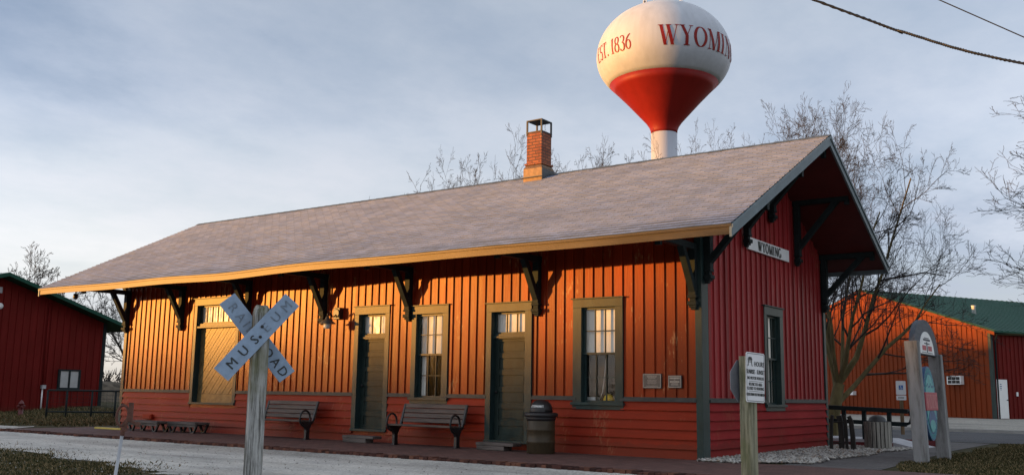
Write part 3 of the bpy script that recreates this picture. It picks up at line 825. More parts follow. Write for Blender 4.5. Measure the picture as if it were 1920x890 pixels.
# ---- soffit bulbs
for x in (-17.0, -13.6, -10.9, -8.2, -5.2, -1.8):
    b = MB(); yb = -1.2; z = roofz(yb) - .12
    b.lathe([(.035, 0), (.035, -.05), (.02, -.055)], 10, (x, yb, z)); b.lathe([(.018, -.055), (.03, -.085), (.03, -.11), (.012, -.135), (0, -.138)], 10, (x, yb, z))
    b.build('soffit_bulb', M['bulb'], ST)
b = MB(); b.lathe([(.02, .12), (.02, 0), (.06, -.01), (.07, -.10), (.05, -.16), (0, -.17)], 12, (-18.5, -1.05, 3.68)); b.build('eave_lantern', M['black'], ST)

# ---- lettering
def stroke(p, q, w0, w1=None, n=8):
    w1 = w0 if w1 is None else w1; out = []
    for i in range(n):
        t0, t1 = i/n, (i+1)/n
        f = lambda t, s: (p[0] + (q[0]-p[0])*t + s*(w0 + (w1-w0)*t)/2, p[1] + (q[1]-p[1])*t)
        out.append([f(t0, -1), f(t0, 1), f(t1, 1), f(t1, -1)])
    return out
def hbar(x0, x1, y, h, n=4): return [[(x0+(x1-x0)*i/n, y), (x0+(x1-x0)*(i+1)/n, y), (x0+(x1-x0)*(i+1)/n, y+h), (x0+(x1-x0)*i/n, y+h)] for i in range(n)]
def nib(pts, thick, thin):
    out = []; L_ = []
    for i, p in enumerate(pts):
        a = pts[max(i-1, 0)]; c = pts[min(i+1, len(pts)-1)]; dx, dy = c[0]-a[0], c[1]-a[1]; l = math.hypot(dx, dy) or 1
        w = (thin + (thick-thin)*abs(dy/l)**1.6)/2; L_.append(((p[0]-dy/l*w, p[1]+dx/l*w), (p[0]+dy/l*w, p[1]-dx/l*w)))
    for i in range(len(pts)-1): out.append([L_[i][0], L_[i][1], L_[i+1][1], L_[i+1][0]])
    return out
def arc(cx, cy, rx, ry, a0, a1, n=18): return [(cx+rx*math.cos(math.radians(a0+(a1-a0)*i/n)), cy+ry*math.sin(math.radians(a0+(a1-a0)*i/n))) for i in range(n+1)]
def glyph(ch, K=.15, T=.035, S=.035):
    """serif capitals: list of stroke groups, and advance width; K thick, T thin, S serif height"""
    sf = lambda x, y, w: hbar(x - w/2, x + w/2, y, S)
    if ch == 'W':
        return [stroke((.14,1),(.34,0),K), stroke((.34,0),(.53,.92),T), stroke((.46,1),(.68,0),K), stroke((.68,0),(.90,1),T), sf(.13,1-S,.26)+sf(.50,1-S,.26)+sf(.90,1-S,.2)], 1.0
    if ch == 'Y': return [stroke((.13,1),(.36,.45),K), stroke((.36,.45),(.58,1),T), stroke((.35,.5),(.35,0),K), sf(.13,1-S,.26)+sf(.58,1-S,.2)+sf(.35,0,.3)], .70
    if ch == 'O': return [nib(arc(.36,.5,.30,.48,90,450,40), K, T)], .74
    if ch == 'M': return [stroke((.14,0),(.14,1),T), stroke((.16,1),(.44,0),K), stroke((.44,0),(.72,1),T), stroke((.76,0),(.76,1),K), sf(.12,1-S,.22)+sf(.79,1-S,.22)+sf(.14,0,.22)+sf(.76,0,.28)], .95
    if ch == 'I': return [stroke((.17,0),(.17,1),K), sf(.17,1-S,.3)+sf(.17,0,.3)], .38
    if ch == 'N': return [stroke((.14,0),(.14,1),T), stroke((.16,1),(.62,0),K), stroke((.63,0),(.63,1),T), sf(.12,1-S,.22)+sf(.63,1-S,.22)+sf(.14,0,.22)], .80
    if ch == 'G': return [nib(arc(.36,.5,.30,.48,50,330,32), K, T), stroke((.60,.12),(.60,.44),K), sf(.58,.44-S,.26)], .76
    if ch == 'E': return [stroke((.14,0),(.14,1),K), hbar(.05,.52,1-S,S)+hbar(.05,.54,0,S)+hbar(.2,.42,.49,S), stroke((.51,1),(.51,.8),T)+stroke((.53,0),(.53,.2),T)], .60
    if ch == 'S': return [nib(arc(.25,.745,.19,.235,40,270,16)+arc(.25,.27,.20,.25,90,-140,16), K*.95, T*1.3)], .50
    if ch == 'T': return [stroke((.28,0),(.28,1),K), hbar(.02,.54,1-S,S), stroke((.03,1),(.03,.8),T)+stroke((.53,1),(.53,.8),T), sf(.28,0,.28)], .58
    if ch == '.': return [hbar(.05,.17,0,.12)], .24
    if ch == ' ': return [], .20
    if ch == '1': return [stroke((.17,0),(.17,1),K), sf(.17,0,.3)+stroke((.09,.85),(.17,.97),T*1.5)], .36
    if ch == '8': return [nib(arc(.25,.75,.17,.23,90,450,26), K*.9, T), nib(arc(.25,.26,.20,.25,90,450,26), K*.9, T)], .50
    if ch == '3': return [nib(arc(.22,.75,.18,.23,150,-90,18), K*.9, T), nib(arc(.22,.26,.21,.26,90,-150,18), K*.9, T)], .48
    if ch == '6': return [nib(arc(.26,.30,.19,.28,90,450,26), K*.9, T), nib([(.42,.97),(.28,.88),(.15,.70),(.08,.5),(.07,.3)], K*.9, T)], .50
def write(text, fn, mat, parent, K=.15, T=.035, S=.035, gap=.05):
    """each letter is a part of its own"""
    x = 0
    for ch in text:
        gs, adv = glyph(ch, K, T, S); b = MB()
        for li, grp in enumerate(gs):
            for q in grp: b.add([fn(x + p[0], p[1], li) for p in q], [(0,1,2,3)])
        if b.f: b.build('letter', mat, parent, fixn=False)
        x += adv + gap
    return x
def text_mesh(b, txt, size, fn, align='CENTER', sx=1.0):
    cu = bpy.data.curves.new('t', 'FONT'); cu.body = txt; cu.size = size; cu.align_x = align; cu.resolution_u = 2
    o = bpy.data.objects.new('t', cu); C.objects.link(o)
    dg = bpy.context.evaluated_depsgraph_get(); me = bpy.data.meshes.new_from_object(o.evaluated_get(dg))
    b.add([fn(v.co.x*sx, v.co.y) for v in me.vertices], [tuple(p.vertices) for p in me.polygons])
    bpy.data.objects.remove(o); bpy.data.curves.remove(cu); bpy.data.meshes.remove(me)

# station name board on the gable
sb = empty('name_board', (.05, 3.235, 4.10), 'white board reading WYOMING in black on the red gable wall', 'sign')
b = MB(); b.box(-.02, .02, -1.135, 1.135, -.125, .125); b.build('board', M['offwhite'], sb, bevel=.004)
s = .165; tot = sum(glyph(c)[1] + .07 for c in 'WYOMING')*s*1.08
write('WYOMING', lambda x, y, l: (.0225 + .0008*l, -tot*.64 + x*s*1.08*1.28 + .02, -.095 + y*.19), M['ink'], sb, K=.27, T=.15, S=.10, gap=.07)

# plaques
def plaque(name, x0, x1, z0, z1, lines, label, big):
    p = empty(name, ((x0+x1)/2, -.05, (z0+z1)/2), label, 'plaque'); w, h = (x1-x0)/2, (z1-z0)/2
    b = MB(); b.box(-w, w, -.012, .026, -h, h); b.build('plate', M['plaque'], p, bevel=.004)
    b = MB(); e = .022
    for (a, c, d, f) in ((-w+.008, w-.008, h-e, h-.012), (-w+.008, w-.008, -h+.012, -h+e), (-w+.008, -w+.018, -h+e, h-e), (w-.018, w-.008, -h+e, h-e)): b.box(a, c, -.018, -.012, d, f)
    b.build('raised_border', M['plaque_line'], p)
    r = random.Random(len(lines))
    for zc, half, th in lines:
        b = MB(); x = -half
        while x < half:
            l = r.uniform(.012, .03) if not big else r.uniform(.014, .024); b.box(x, min(x + l, half), -.016, -.012, zc - th, zc + th); x += l + .006
        b.build('text_line', M['plaque_line'], p)
plaque('wall_plaque', -1.132, -.756, 1.222, 1.487, [(.09, .10, .006), (.068, .09, .005), (.048, .07, .004), (.02, .09, .003), (.004, .10, .003), (-.012, .08, .003), (-.03, .10, .003), (-.046, .09, .003), (-.09, .11, .004)], 'larger bronze plaque of small raised lines on the red wall, left of the square one', False)
plaque('wall_plaque', -.622, -.358, 1.232, 1.457, [(.062, .10, .014), (.03, .015, .004), (-.002, .095, .013), (-.035, .06, .005), (-.055, .07, .005)], 'smaller square bronze plaque with two bold raised lines beside the corner board', True)

# gooseneck lamp
gl = empty('wall_lamp', (-9.03, -.02, 2.86), 'black gooseneck wall lamp with flared shade between freight door and first door', 'lamp')
b = MB(); b.box(-.10, .10, -.12, 0, -.14, .13); b.lathe([(.10, -.14), (.105, -.12), (.06, -.125)], 14, (0, 0, 0), axis='y'); b.build('wall_box', M['black'], gl, bevel=.01)
b = MB(); b.tube([(0, -.11, -.02), (0, -.18, -.08), (0, -.25, -.09), (0, -.31, -.02), (0, -.36, .02), (0, -.39, -.03), (0, -.395, -.10)], .016, 8); b.build('gooseneck_arm', M['black'], gl)
b = MB(); b.lathe([(.03, -.09), (.045, -.13), (.06, -.16), (.19, -.245), (.195, -.26)], 20, (0, -.395, 0)); b.build('lamp_shade', M['shade'], gl)
b = MB(); b.lathe([(.085, -.25), (.085, -.32), (.07, -.37), (0, -.375)], 16, (0, -.395, 0)); b.build('glass_globe', M['bulb'], gl)

# ---- benches
def ellipse_loop(b, x, y, z, ry, rz, r, n=28):
    pts = [(x, y + ry*math.cos(2*PI*i/n), z + rz*math.sin(2*PI*i/n)) for i in range(n + 1)]; b.tube(pts, r, 8, cap=False)
def make_bench(loc, wid, label):
    bn = empty('park_bench', loc, label, 'bench', group='slatted benches along the station front')
    hw = wid/2
    b = MB()
    for i in range(4): b.box(-hw, hw, -.22 + i*.105, -.22 + i*.105 + .09, .40 + i*-.006, .44 - i*.006)
    b.build('seat', M['slat'], bn, bevel=.006)
    b = MB()
    for i in range(4):
        t = i*.098; p = Vector((0, .20 + t*.30, .47 + t)); q = p + Vector((0, .026, .085))
        b.beam((-hw, (p.y+q.y)/2, (p.z+q.z)/2), (hw, (p.y+q.y)/2, (p.z+q.z)/2), .035, .088, (0, .3, 1))
    b.build('backrest', M['slat'], bn, bevel=.005)
    for s in (-1, 1):
        x = s*(hw - .03); b = MB()
        b.prism([(-.055, 0), (.055, 0), (.05, .22), (.11, .34), (.20, .40), (-.21, .40), (-.12, .33), (-.05, .22)], lambda p, q, t: (t, p, q), x - .035, x + .035)
        b.beam((x, .16, .38), (x, .31, .84), .05, .05, (0, 1, 0)); b.box(x - .06, x + .06, -.09, .09, 0, .012)
        lg = b.build('leg', M['black'], bn, bevel=.008)
        b = MB(); ellipse_loop(b, x + s*.02, -.09, .47, .15, .175, .022); b.build('armrest', M['black'], lg)
    return bn
make_bench((-5.88, -.55, 0), 1.72, 'brown slatted bench with black loop arms between the first door and the trash drum')
make_bench((-10.22, -.55, 0), 1.72, 'brown slatted bench partly hidden behind the crossbuck post')
# ---- wooden steps
for nm, x0, x1, y0, y1, lab in (('door_step', -8.20, -7.28, -.62, -.22, 'worn dark timber step below the first narrow door'), ('door_step', -4.52, -3.62, -.62, -.20, 'worn dark timber step below the green door beside the drum')):
    p = empty(nm, ((x0+x1)/2, (y0+y1)/2, 0), lab, 'step'); w, d = (x1-x0)/2, (y1-y0)/2
    b = MB(); b.box(-w, w, -d, d - .12, .09, .15); b.build('tread', M['step'], p, bevel=.012)
    b = MB(); b.box(-w + .01, w - .22, -d + .01, d - .14, 0.002, .09); b.build('beam', M['step'], p, bevel=.01)
# ---- drum
dr = empty('trash_drum', (-2.98, -.62, 0), 'brown steel drum trash can with black domed lid beside the green door', 'trash can')
b = MB(); R_ = .262
pr = [(R_-.01, 0), (R_, .01), (R_, .20), (R_+.014, .215), (R_, .23), (R_, .42), (R_+.014, .435), (R_, .45), (R_, .64), (R_-.01, .66)]
b.lathe(pr, 40); b.build('barrel', M['drum'], dr)
b = MB(); b.lathe([(R_+.004, .60), (R_+.016, .645), (R_+.008, .69)], 40); b.build('bag_edge', M['lid'], dr)
b = MB(); b.lathe([(R_+.03, .67), (R_+.055, .68), (R_+.055, .735), (R_+.02, .75), (R_-.05, .752)], 40)
b.lathe([(R_-.045, .75), (R_-.05, .84), (R_-.08, .91), (R_-.14, .965), (R_-.21, .985), (0, .99)], 40); b.build('lid', M['lid'], dr)
b = MB()
def onlid(a, z, o): 
    th = math.radians(-78) + a/.21; rr = .222 + o; return (rr*math.cos(th), rr*math.sin(th), z)
pl = [(-.15, .765), (.15, .765), (.15, .86), (.11, .90), (-.11, .90), (-.15, .86)]
vs = [onlid(x*1.0, z, .003 - max(0, z-.84)*.55) for x, z in pl]
b.add([onlid(x, z, .004 - max(0, z - .83)*.5) for z in (.765, .81, .85, .885) for x in [(-.15 + .3*i/10) for i in range(11)]], [(j*11+i, j*11+i+1, (j+1)*11+i+1, (j+1)*11+i) for j in range(3) for i in range(10)], True)
b.build('push_flap', M['lid'], dr, fixn=False)
b = MB()
for k in (-.002, 0, .002): text_mesh(b, 'STEWART', .062, lambda x, y: onlid(x + .005 + k, .845 + y*.95, .012 + k*.2 - max(0, .845 + y*.95 - .83)*.5), sx=.9)
b.build('lettering', M['white'], dr, fixn=False)
# ---- low luggage benches
def low_bench(loc, w, label, top='slat'):
    e = empty('low_bench', loc, label, 'bench', group='low flat trestle benches by the far corner')
    b = MB(); b.box(-w/2, w/2, -.22, .22, .215, .265); b.box(-w/2 + .02, w/2 - .02, -.20, -.17, .15, .215); b.build('seat', M['step'], e, bevel=.008)
    for s in (-1, 1):
        x = s*(w/2 - .16); b = MB(); 
        b.box(x - .02, x + .02, -.16, .16, .19, .214)
        for yy in (-.16, .16):
            b.beam((x - .16, yy, .215), (x - .03, yy, .005), .05, .05, (0, 1, 0)); b.beam((x + .16, yy, .215), (x + .03, yy, .005), .05, .05, (0, 1, 0))
            b.box(x - .06, x + .06, yy - .03, yy + .03, 0, .03)
        split = b.build('leg', M['black'], e)
    return e
low_bench((-15.02, -.78, 0), 1.30, 'low flat bench on V shaped legs, nearer one by the far corner')
low_bench((-13.75, -.52, 0), 1.15, 'low flat bench in the shade under the freight door')
b = MB(); b.box(-16.34, -15.95, -.10, -.035, .27, .40); b.box(-16.30, -15.99, -.115, -.10, .29, .38); b.tube([(-16.1, -.06, .27), (-16.1, -.06, .04)], .012, 6)
tag(b.build('outlet_box', M['red_low']), 'small red painted box on the clapboards above the low bench', 'box')
b = MB(); b.box(-17.2, -16.0, -.95, -.86, 0.002, .045); b.box(-16.5, -16.0, -.952, -.858, .003, .047)
tag(b.build('yellow_board', M['yellow'], bevel=.004), 'short yellow board lying on the brick by the far corner', 'board')

# ---- crossbuck
cr = empty('crossbuck', (-.30, -9.585, -.12), 'grey weathered wooden post with blue grey railroad museum crossbuck boards', 'sign')
az = math.atan2(-15.98 + 9.585, 7.38 + .30)   # facing the drive
nx, ny = math.cos(az), math.sin(az); tx, ty = -ny, nx
yaw = az + PI/2
cr.rotation_euler = (0, 0, yaw)        # local -y faces the drive, local x to its right
b = MB(); w = .088
b.prism([(-w+.022, -w), (w-.022, -w), (w, -w+.022), (w, w-.022), (w-.022, w), (-w+.022, w), (-w, w-.022), (-w, -w+.022)], lambda p, q, t: (p, q, t), -.3, 1.0)
outl = [(-w+.022, -w), (w-.022, -w), (w, -w+.022), (w, w-.022), (w-.022, w), (-w+.022, w), (-w, w-.022), (-w, -w+.022)]
b = MB(); rows = []
rr = random.Random(2); nz = 60; nn = 40
per = []
for i in range(8):
    p, q = outl[i], outl[(i+1) % 8]
    for k in range(5): per.append((p[0] + (q[0]-p[0])*k/5, p[1] + (q[1]-p[1])*k/5))
grooves = [rr.uniform(0, .010) if rr.random() < .35 else 0 for _ in per]
vs = []
for j in range(nz + 1):
    z = -.3 + 2.335*j/nz; top = max(0, (z - 1.95)/.085)
    for i, (px, py) in enumerate(per):
        gq = grooves[i]*(.4 + .9*abs(noise.noise(Vector((i*3.3, z*1.6, 0)))))
        k = (1 - gq/.088)*(1 + .035*noise.noise(Vector((px*9, py*9, z*.9)))) * (1 - .38*top*top)
        vs.append((px*k, py*k, z))
m_ = len(per)
fs = [(j*m_+i, j*m_+(i+1) % m_, (j+1)*m_+(i+1) % m_, (j+1)*m_+i) for j in range(nz) for i in range(m_)] + [tuple(nz*m_+i for i in range(m_))]
b.add(vs, fs); b.build('post', M['post'], cr)
zc = 1.72; Lb = .492; hb = .092
def blade(ang, yf, name):
    ca, sa = math.cos(ang), math.sin(ang); b = MB()
    b.prism([(-Lb, -hb), (Lb, -hb), (Lb, hb), (-Lb, hb)], lambda p, q, t: (p*ca - q*sa - .03, t, zc + p*sa + q*ca), yf - .011, yf + .011)
    return b.build('crossbuck_board', M['bluegrey'], cr, bevel=.003), lambda x, y: (x*ca - y*sa - .03, yf - .0135, zc + x*sa + y*ca)
bd1, f1 = blade(math.radians(-50.5), w + .012, 'a'); bd2, f2 = blade(math.radians(49.5), -w - .012, 'b')
def put(bd, f, chs, mat, bold=.002):
    for x, chh in chs:
        b = MB()
        for k in (-bold, 0, bold): text_mesh(b, chh, .130, lambda p, q: tuple(c - (.0004*(k/bold + 1) if i == 1 else 0) for i, c in enumerate(f(x*.93 + p + k, q - .046))), sx=.98)
        b.build('letter', mat, bd, fixn=False)
put(bd2, f2, [(-.37, 'M'), (-.20, 'U'), (-.04, 'S')], M['letter_dark'])
put(bd2, f2, [(.13, 'E'), (.28, 'U'), (.435, 'M')], M['faded'], .0015)
put(bd1, f1, [(-.41, 'R'), (-.28, 'A'), (-.185, 'I'), (-.11, 'L')], M['faded'], .001)
put(bd1, f1, [(.06, 'R'), (.20, 'O'), (.33, 'A'), (.455, 'D')], M['letter_dark'], .0015)
b = MB()
for x, z in ((0, zc), (.012, zc + .10)):
    b.lathe([(0, -.018), (.014, -.016), (.016, 0)], 10, (x, -w - .022, z), axis='y')
b.build('bolt', M['black'], cr)

# ---- thin leaning pipe with rusty fitting
pp = empty('leaning_pipe', (-.20, -11.13, -.13), 'thin leaning grey pipe topped by a rusty iron ring fitting', 'pole')
pp.rotation_euler = (0, 0, math.radians(35.85))
b = MB(); b.tube([(-.052, 0, -.2), (.042, 0, .84)], .014, 10); b.build('pipe', M['galv'], pp)
b = MB(); cx, cz = .062, .985
b.tube([(.04, 0, .82), (.05, 0, .90)], [.02, .016], 8)
n = 22; b.tube([(cx - .03 + .05*math.cos(2*PI*i/n), .01*math.sin(2*PI*i/n), cz + .085*math.sin(2*PI*i/n)) for i in range(n + 1)], .012, 6, cap=False)
b.box(cx + .020, cx + .055, -.012, .012, cz - .05, cz + .11); b.beam((cx, 0, cz - .06), (cx - .005, 0, cz - .13), .03, .03)
b.beam((cx + .04, 0, cz - .04), (cx + .10, 0, cz - .07), .022, .022); b.lathe([(0, -.014), (.022, -.012), (.022, .012), (0, .014)], 10, (cx + .105, 0, cz - .07), axis='y')
b.beam((cx - .03, 0, cz - .09), (cx + .02, 0, cz - .02), .02, .03, (0, 1, 0))
b.build('rusty_fitting', M['rust'], pp, bevel=.002)

# ---- hours sign post
hp = empty('park_sign', (2.845, -4.875, -.12), 'white park hours sign and a sign back on a mossy wooden post', 'sign')
na = math.radians(-11); hp.rotation_euler = (0, 0, na + PI/2)    # local -y = sign face
b = MB(); w = .082; vs = []; nz = 46; per = []
outl = [(-w, -w), (w, -w), (w, w), (-w, w)]
for i in range(4):
    p, q = outl[i], outl[(i+1) % 4]
    for k in range(8): per.append((p[0] + (q[0]-p[0])*k/8, p[1] + (q[1]-p[1])*k/8))
for j in range(nz + 1):
    z = -.3 + 1.99*j/nz
    for i, (px, py) in enumerate(per):
        l = math.hypot(px, py); k = min(1, .098/l)*(1 + .05*noise.noise(Vector((px*14, py*14, z*1.0)))) ; vs.append((px*k, py*k, z))
m_ = len(per)
b.add(vs, [(j*m_+i, j*m_+(i+1) % m_, (j+1)*m_+(i+1) % m_, (j+1)*m_+i) for j in range(nz) for i in range(m_)] + [tuple(nz*m_+i for i in range(m_))])
b.build('post', M['post_green'], hp)
sw, sh, szc = .195, .290, 1.44
def rrect(w, h, r, n=5):
    out = []
    for cx, cy, a0 in ((w-r, h-r, 0), (-w+r, h-r, 90), (-w+r, -h+r, 180), (w-r, -h+r, 270)):
        for i in range(n+1): a = math.radians(a0 + 90*i/n); out.append((cx + r*math.cos(a), cy + r*math.sin(a)))
    return out
tilt = math.radians(-2.0)
def hs(p, q, t): return (p*math.cos(tilt) - q*math.sin(tilt) + .005, t, szc + p*math.sin(tilt) + q*math.cos(tilt))
b = MB(); b.prism(rrect(sw, sh, .03), hs, -w - .022, -w - .016); hs_plate = b.build('hours_plate', M['sign_white'], hp)
b = MB(); F = -w - .0235
o1 = rrect(sw - .012, sh - .012, .024); o2 = rrect(sw - .018, sh - .018, .02); n = len(o1)
b.add([hs(p, q, F) for p, q in o1] + [hs(p, q, F) for p, q in o2], [(i, (i+1) % n, n + (i+1) % n, n + i) for i in range(n)])
def tx_(t, size, x, y, sx=.9):
    for i, k in enumerate((-.0022, 0, .0022)): text_mesh(b, t, size, lambda p, q: hs(x + p + k, y + q, F - .0004*i), sx=sx)
tx_('HOURS', .082, .075, .13, .8); tx_('SUNRISE - SUNSET', .072, .0, .04, .66); tx_('NO MOTOR VEHICLES', .050, .0, -.026, .68)
tx_('RESTRICTED AREA', .050, 0, -.098, .68); tx_('CLOSED TO HUNTING', .050, 0, -.146, .68); tx_('EQUESTRIAN USE PROHIBITED', .048, 0, -.215, .58)
for y in (-.05, -.165): b.add([hs(-.14, y, F), hs(.15, y, F), hs(.15, y + .005, F), hs(-.14, y + .005, F)], [(0,1,2,3)])
for pl in ([(-.165, .20), (-.065, .20), (-.085, .235), (-.145, .235)], [(-.155, .155), (-.14, .155), (-.14, .198), (-.155, .198)], [(-.09, .155), (-.075, .155), (-.075, .198), (-.09, .198)],
           [(-.138, .172), (-.092, .172), (-.092, .180), (-.138, .180)], [(-.17, .128), (-.15, .128), (-.14, .153), (-.155, .153)], [(-.08, .128), (-.06, .128), (-.075, .153), (-.09, .153)], [(-.138, .188), (-.092, .188), (-.092, .196), (-.138, .196)]):
    b.add([hs(p, q, F) for p, q in pl], [(0,1,2,3)])
b.build('lettering', M['ink'], hs_plate, fixn=False)
b = MB(); Ro = .265; b.prism([(Ro*math.cos(math.radians(22.5 + 45*i)) + .03, Ro*math.sin(math.radians(22.5 + 45*i)) + 1.40) for i in range(8)], lambda p, q, t: (p, t, q), w + .016, w + .020)
b.build('octagon_plate', M['sign_back'], hp)

# ---- timber arch sign
ar = empty('arch_sign', (3.01, 3.43, -.02), 'grey timber arch frame holding an oval teal sign on the lawn', 'sign')
ar.rotation_euler = (0, math.radians(-2.0), 0)
for yy, zt in ((-.86, 2.16), (.86, 1.98)):
    b = MB(); b.box(-.115, .115, yy - .10, yy + .10, -.15, zt); b.build('post', M['arch_post'], ar, bevel=.012)
b = MB(); n = 24; rO, hO = .93, .66
outer = [(rO*math.cos(PI*i/n), 1.94 + hO*math.sin(PI*i/n)) for i in range(n + 1)]
b.prism(outer, lambda p, q, t: (t, p, q), -.05, .05); arch = b.build('arch_board', M['slate'], ar)
inner = [(.55*math.cos(PI*i/n), 1.955 + .42*math.sin(PI*i/n)) for i in range(n + 1)]
b = MB(); b.prism(inner, lambda p, q, t: (t, p, q), .0502, .060); b.build('inset_panel', M['offwhite'], arch)
b = MB()
for (y0, y1, z0, z1) in ((-.26, .26, 2.20, 2.235), (-.18, .18, 2.245, 2.26), (-.03, .03, 1.99, 2.18), (-.2, .2, 2.14, 2.16), (-.4, .4, 1.975, 1.985)): b.box(.061, .064, y0, y1, z0, z1)
b.build('inset_drawing', M['slate'], arch)
b = MB()
for (y0, y1) in ((-.36, -.08), (.08, .36)): b.box(.061, .064, y0, y1, 2.02, 2.11)
b.build('inset_red', M['band_red'], arch)
def ell(rx, rz, zc, n=36): return [(rx*math.cos(2*PI*i/n), zc + rz*math.sin(2*PI*i/n)) for i in range(n)]
zo = 1.05
b = MB(); b.prism(ell(.47, .68, zo), lambda p, q, t: (t, p, q), -.035, .035); ov = b.build('oval_panel', M['navy'], ar)
b = MB(); b.prism(ell(.36, .53, zo), lambda p, q, t: (t, p, q), .0352, .045); b.build('inner_oval', M['teal'], ov)
b = MB()
for i in range(40):
    a = 2*PI*i/40
    if abs(math.sin(a)) < .32: continue
    p = (.385*math.cos(a), zo + .56*math.sin(a)); q = (.45*math.cos(a), zo + .655*math.sin(a)); b.beam((.0375, *p), (.0375, *q), .022, .006, (1, 0, 0))
b.prism(ell(.20, .10, zo - .40), lambda p, q, t: (t, p, q), .0452, .05)
b.build('rim_rays', M['teal'], ov)
b = MB(); b.prism(ell(.27, .19, zo - .30), lambda p, q, t: (t, p, q), .0456, .049)
for i in range(7): b.box(.0456, .049, -.24 + i*.07, -.20 + i*.07, zo + .30 + .03*math.sin(i*2), zo + .34 + .03*math.sin(i*2))
split_build(b, 'oval_drawing', M['navy'], ov)
b = MB(); b.box(-.06, .062, -.45, .45, zo - .13, zo + .20); b.build('name_band', M['band_red'], ov, bevel=.004)
b = MB(); s = .25
write('WYOMING', lambda x, y, l: (.0632 + .0006*l, -.39 + x*.138, zo - .09 + y*.25), M['pink'], ov, K=.2, T=.08, S=.06, gap=.08)

# ---- ramp with railing behind the end wall
rp = empty('access_ramp', (0, 8.2, 0), 'dark green railed access ramp with red edge boards behind the station end', 'ramp')
b = MB(); b.box(-2.2, .95, -.55, .95, -.1, .165); b.hexa([(.95, -.55, -.1), (1.95, -.55, -.1), (.95, .95, -.1), (1.95, .95, -.1), (.95, -.55, .165), (1.95, -.55, -.04), (.95, .95, .165), (1.95, .95, -.04)]); b.build('deck', M['ramp'], rp)
b = MB(); b.box(-2.2, 1.2, -.60, -.555, -.1, .10); b.box(-2.2, 1.9, .955, 1.0, .0, .14); b.build('edge_board', M['ramp_red'], rp)
for i, x in enumerate((-1.6, -.85, -.42, .08, .55, 1.12)):
    b = MB(); b.box(x - .045, x + .045, -.52, -.43, -.05, .9 - .05*max(0, x)); b.build('post', M['bracket'], rp, bevel=.004)
b = MB(); b.hexa([(-2.2, -.56, .90), (1.55, -.56, .775), (-2.2, -.38, .90), (1.55, -.38, .775), (-2.2, -.56, 1.0), (1.55, -.56, .875), (-2.2, -.38, 1.0), (1.55, -.38, .875)])
b.hexa([(-2.2, -.515, .58), (1.50, -.515, .48), (-2.2, -.44, .58), (1.50, -.44, .48), (-2.2, -.515, .66), (1.50, -.515, .58), (-2.2, -.44, .66), (1.50, -.44, .58)])
n = 8; b.tube([(1.50, -.48, .83), (1.58, -.48, .80), (1.62, -.48, .70), (1.58, -.48, .57), (1.48, -.48, .53)], .035, 8); b.build('handrail', M['bracket'], rp)

# ---- slatted bin and open dark rack
bn = empty('slatted_bin', (1.17, 6.55, 0), 'round grey slatted litter bin with dark dome lid by the ramp', 'trash can')
b = MB(); n = 20
for i in range(n):
    a = 2*PI*i/n; ca, sa = math.cos(a), math.sin(a); w2 = .033
    pts = []
    for z in (.03, .60):
        for o in (.265, .285):
            for s in (-w2, w2): pts.append((ca*o - sa*s, sa*o + ca*s, z))
    b.hexa(pts)
b.build('slats', M['bin_slat'], bn, bevel=.003)
b = MB(); b.lathe([(.245, .01), (.25, .58)], 24); b.build('liner', M['bin_dark'], bn)
b = MB(); b.lathe([(.28, .605), (.20, .61), (.16, .69), (.08, .735), (0, .745)], 24); b.build('dome_lid', M['lid'], bn)
rk = empty('slat_rack', (.80, 5.4, 0), 'open rack of dark upright slats standing on pale stones beside the end wall', 'rack')
for x, y, z1, w2, lean in ((-.24, -.18, .74, .032, .02), (-.09, .06, .73, .055, -.02), (.03, .02, .74, .028, -.02), (.12, .10, .72, .028, -.03), (.20, -.02, .73, .028, -.04)):
    b = MB(); pts = [(x, y, -.03), (x + lean*.2, y + .01, .3), (x + lean, y + .02, .62), (x + lean*2.2, y + .01, z1)]
    for i in range(3): b.beam(pts[i], pts[i+1], .045, w2*2, (1, 0, 0))
    b.build('slat', M['bin_dark'], rk)
b = MB(); b.tube([(-.24, -.15, .60), (-.08, .08, .60), (.12, .12, .60), (.19, 0, .60)], .014, 6); b.tube([(-.24, -.15, .16), (-.08, .08, .16), (.12, .12, .16), (.19, 0, .16)], .014, 6); b.build('hoop', M['bin_dark'], rk)

# ---- accessible parking sign
ds = empty('parking_sign', (-.93, 17.0, g(-.93, 17)), 'small white and blue accessible parking sign in front of the right barn', 'sign')
ds.rotation_euler = (0, 0, math.radians(22))
b = MB(); b.box(-.055, .055, -.02, .02, -.2, 1.25); b.build('post', wood('sign_post_wood', (.10, .06, .03), (.17, .11, .06)), ds)
b = MB(); b.prism(rrect(.15, .22, .03), lambda p, q, t: (p, t, q + 1.48), -.03, -.024); pl_ = b.build('plate', M['sign_white'], ds)
b = MB(); b.box(-.065, .065, -.033, -.0305, 1.42, 1.56); b.build('symbol_field', M['blue'], pl_)
b = MB(); b.lathe([(.013, 0), (.013, .001)], 10, (-.005, -.035, 1.535), axis='y')
b.beam((-.005, -.0345, 1.515), (0, -.0345, 1.475), .002, .012, (1, 0, 0)); b.beam((0, -.0345, 1.478), (.028, -.0345, 1.474), .002, .012, (0, 0, 1)); b.beam((.028, -.0345, 1.476), (.04, -.0345, 1.445), .002, .012, (1, 0, 0))
a = arc(0, 1.462, .030, .028, 120, 350, 14); b.tube([(p, -.0345, q) for p, q in a], .004, 5); b.build('wheelchair_symbol', M['white'], pl_)
b = MB(); b.prism(rrect(.15, .075, .02), lambda p, q, t: (p, t, q + 1.165), -.03, -.024); p2 = b.build('small_plate', M['sign_white'], ds)
b = MB()
for i in range(5): b.box(-.09 + i*.036, -.066 + i*.036, -.032, -.0302, 1.145, 1.185)
b.build('plate_marks', M['plaque'], p2)

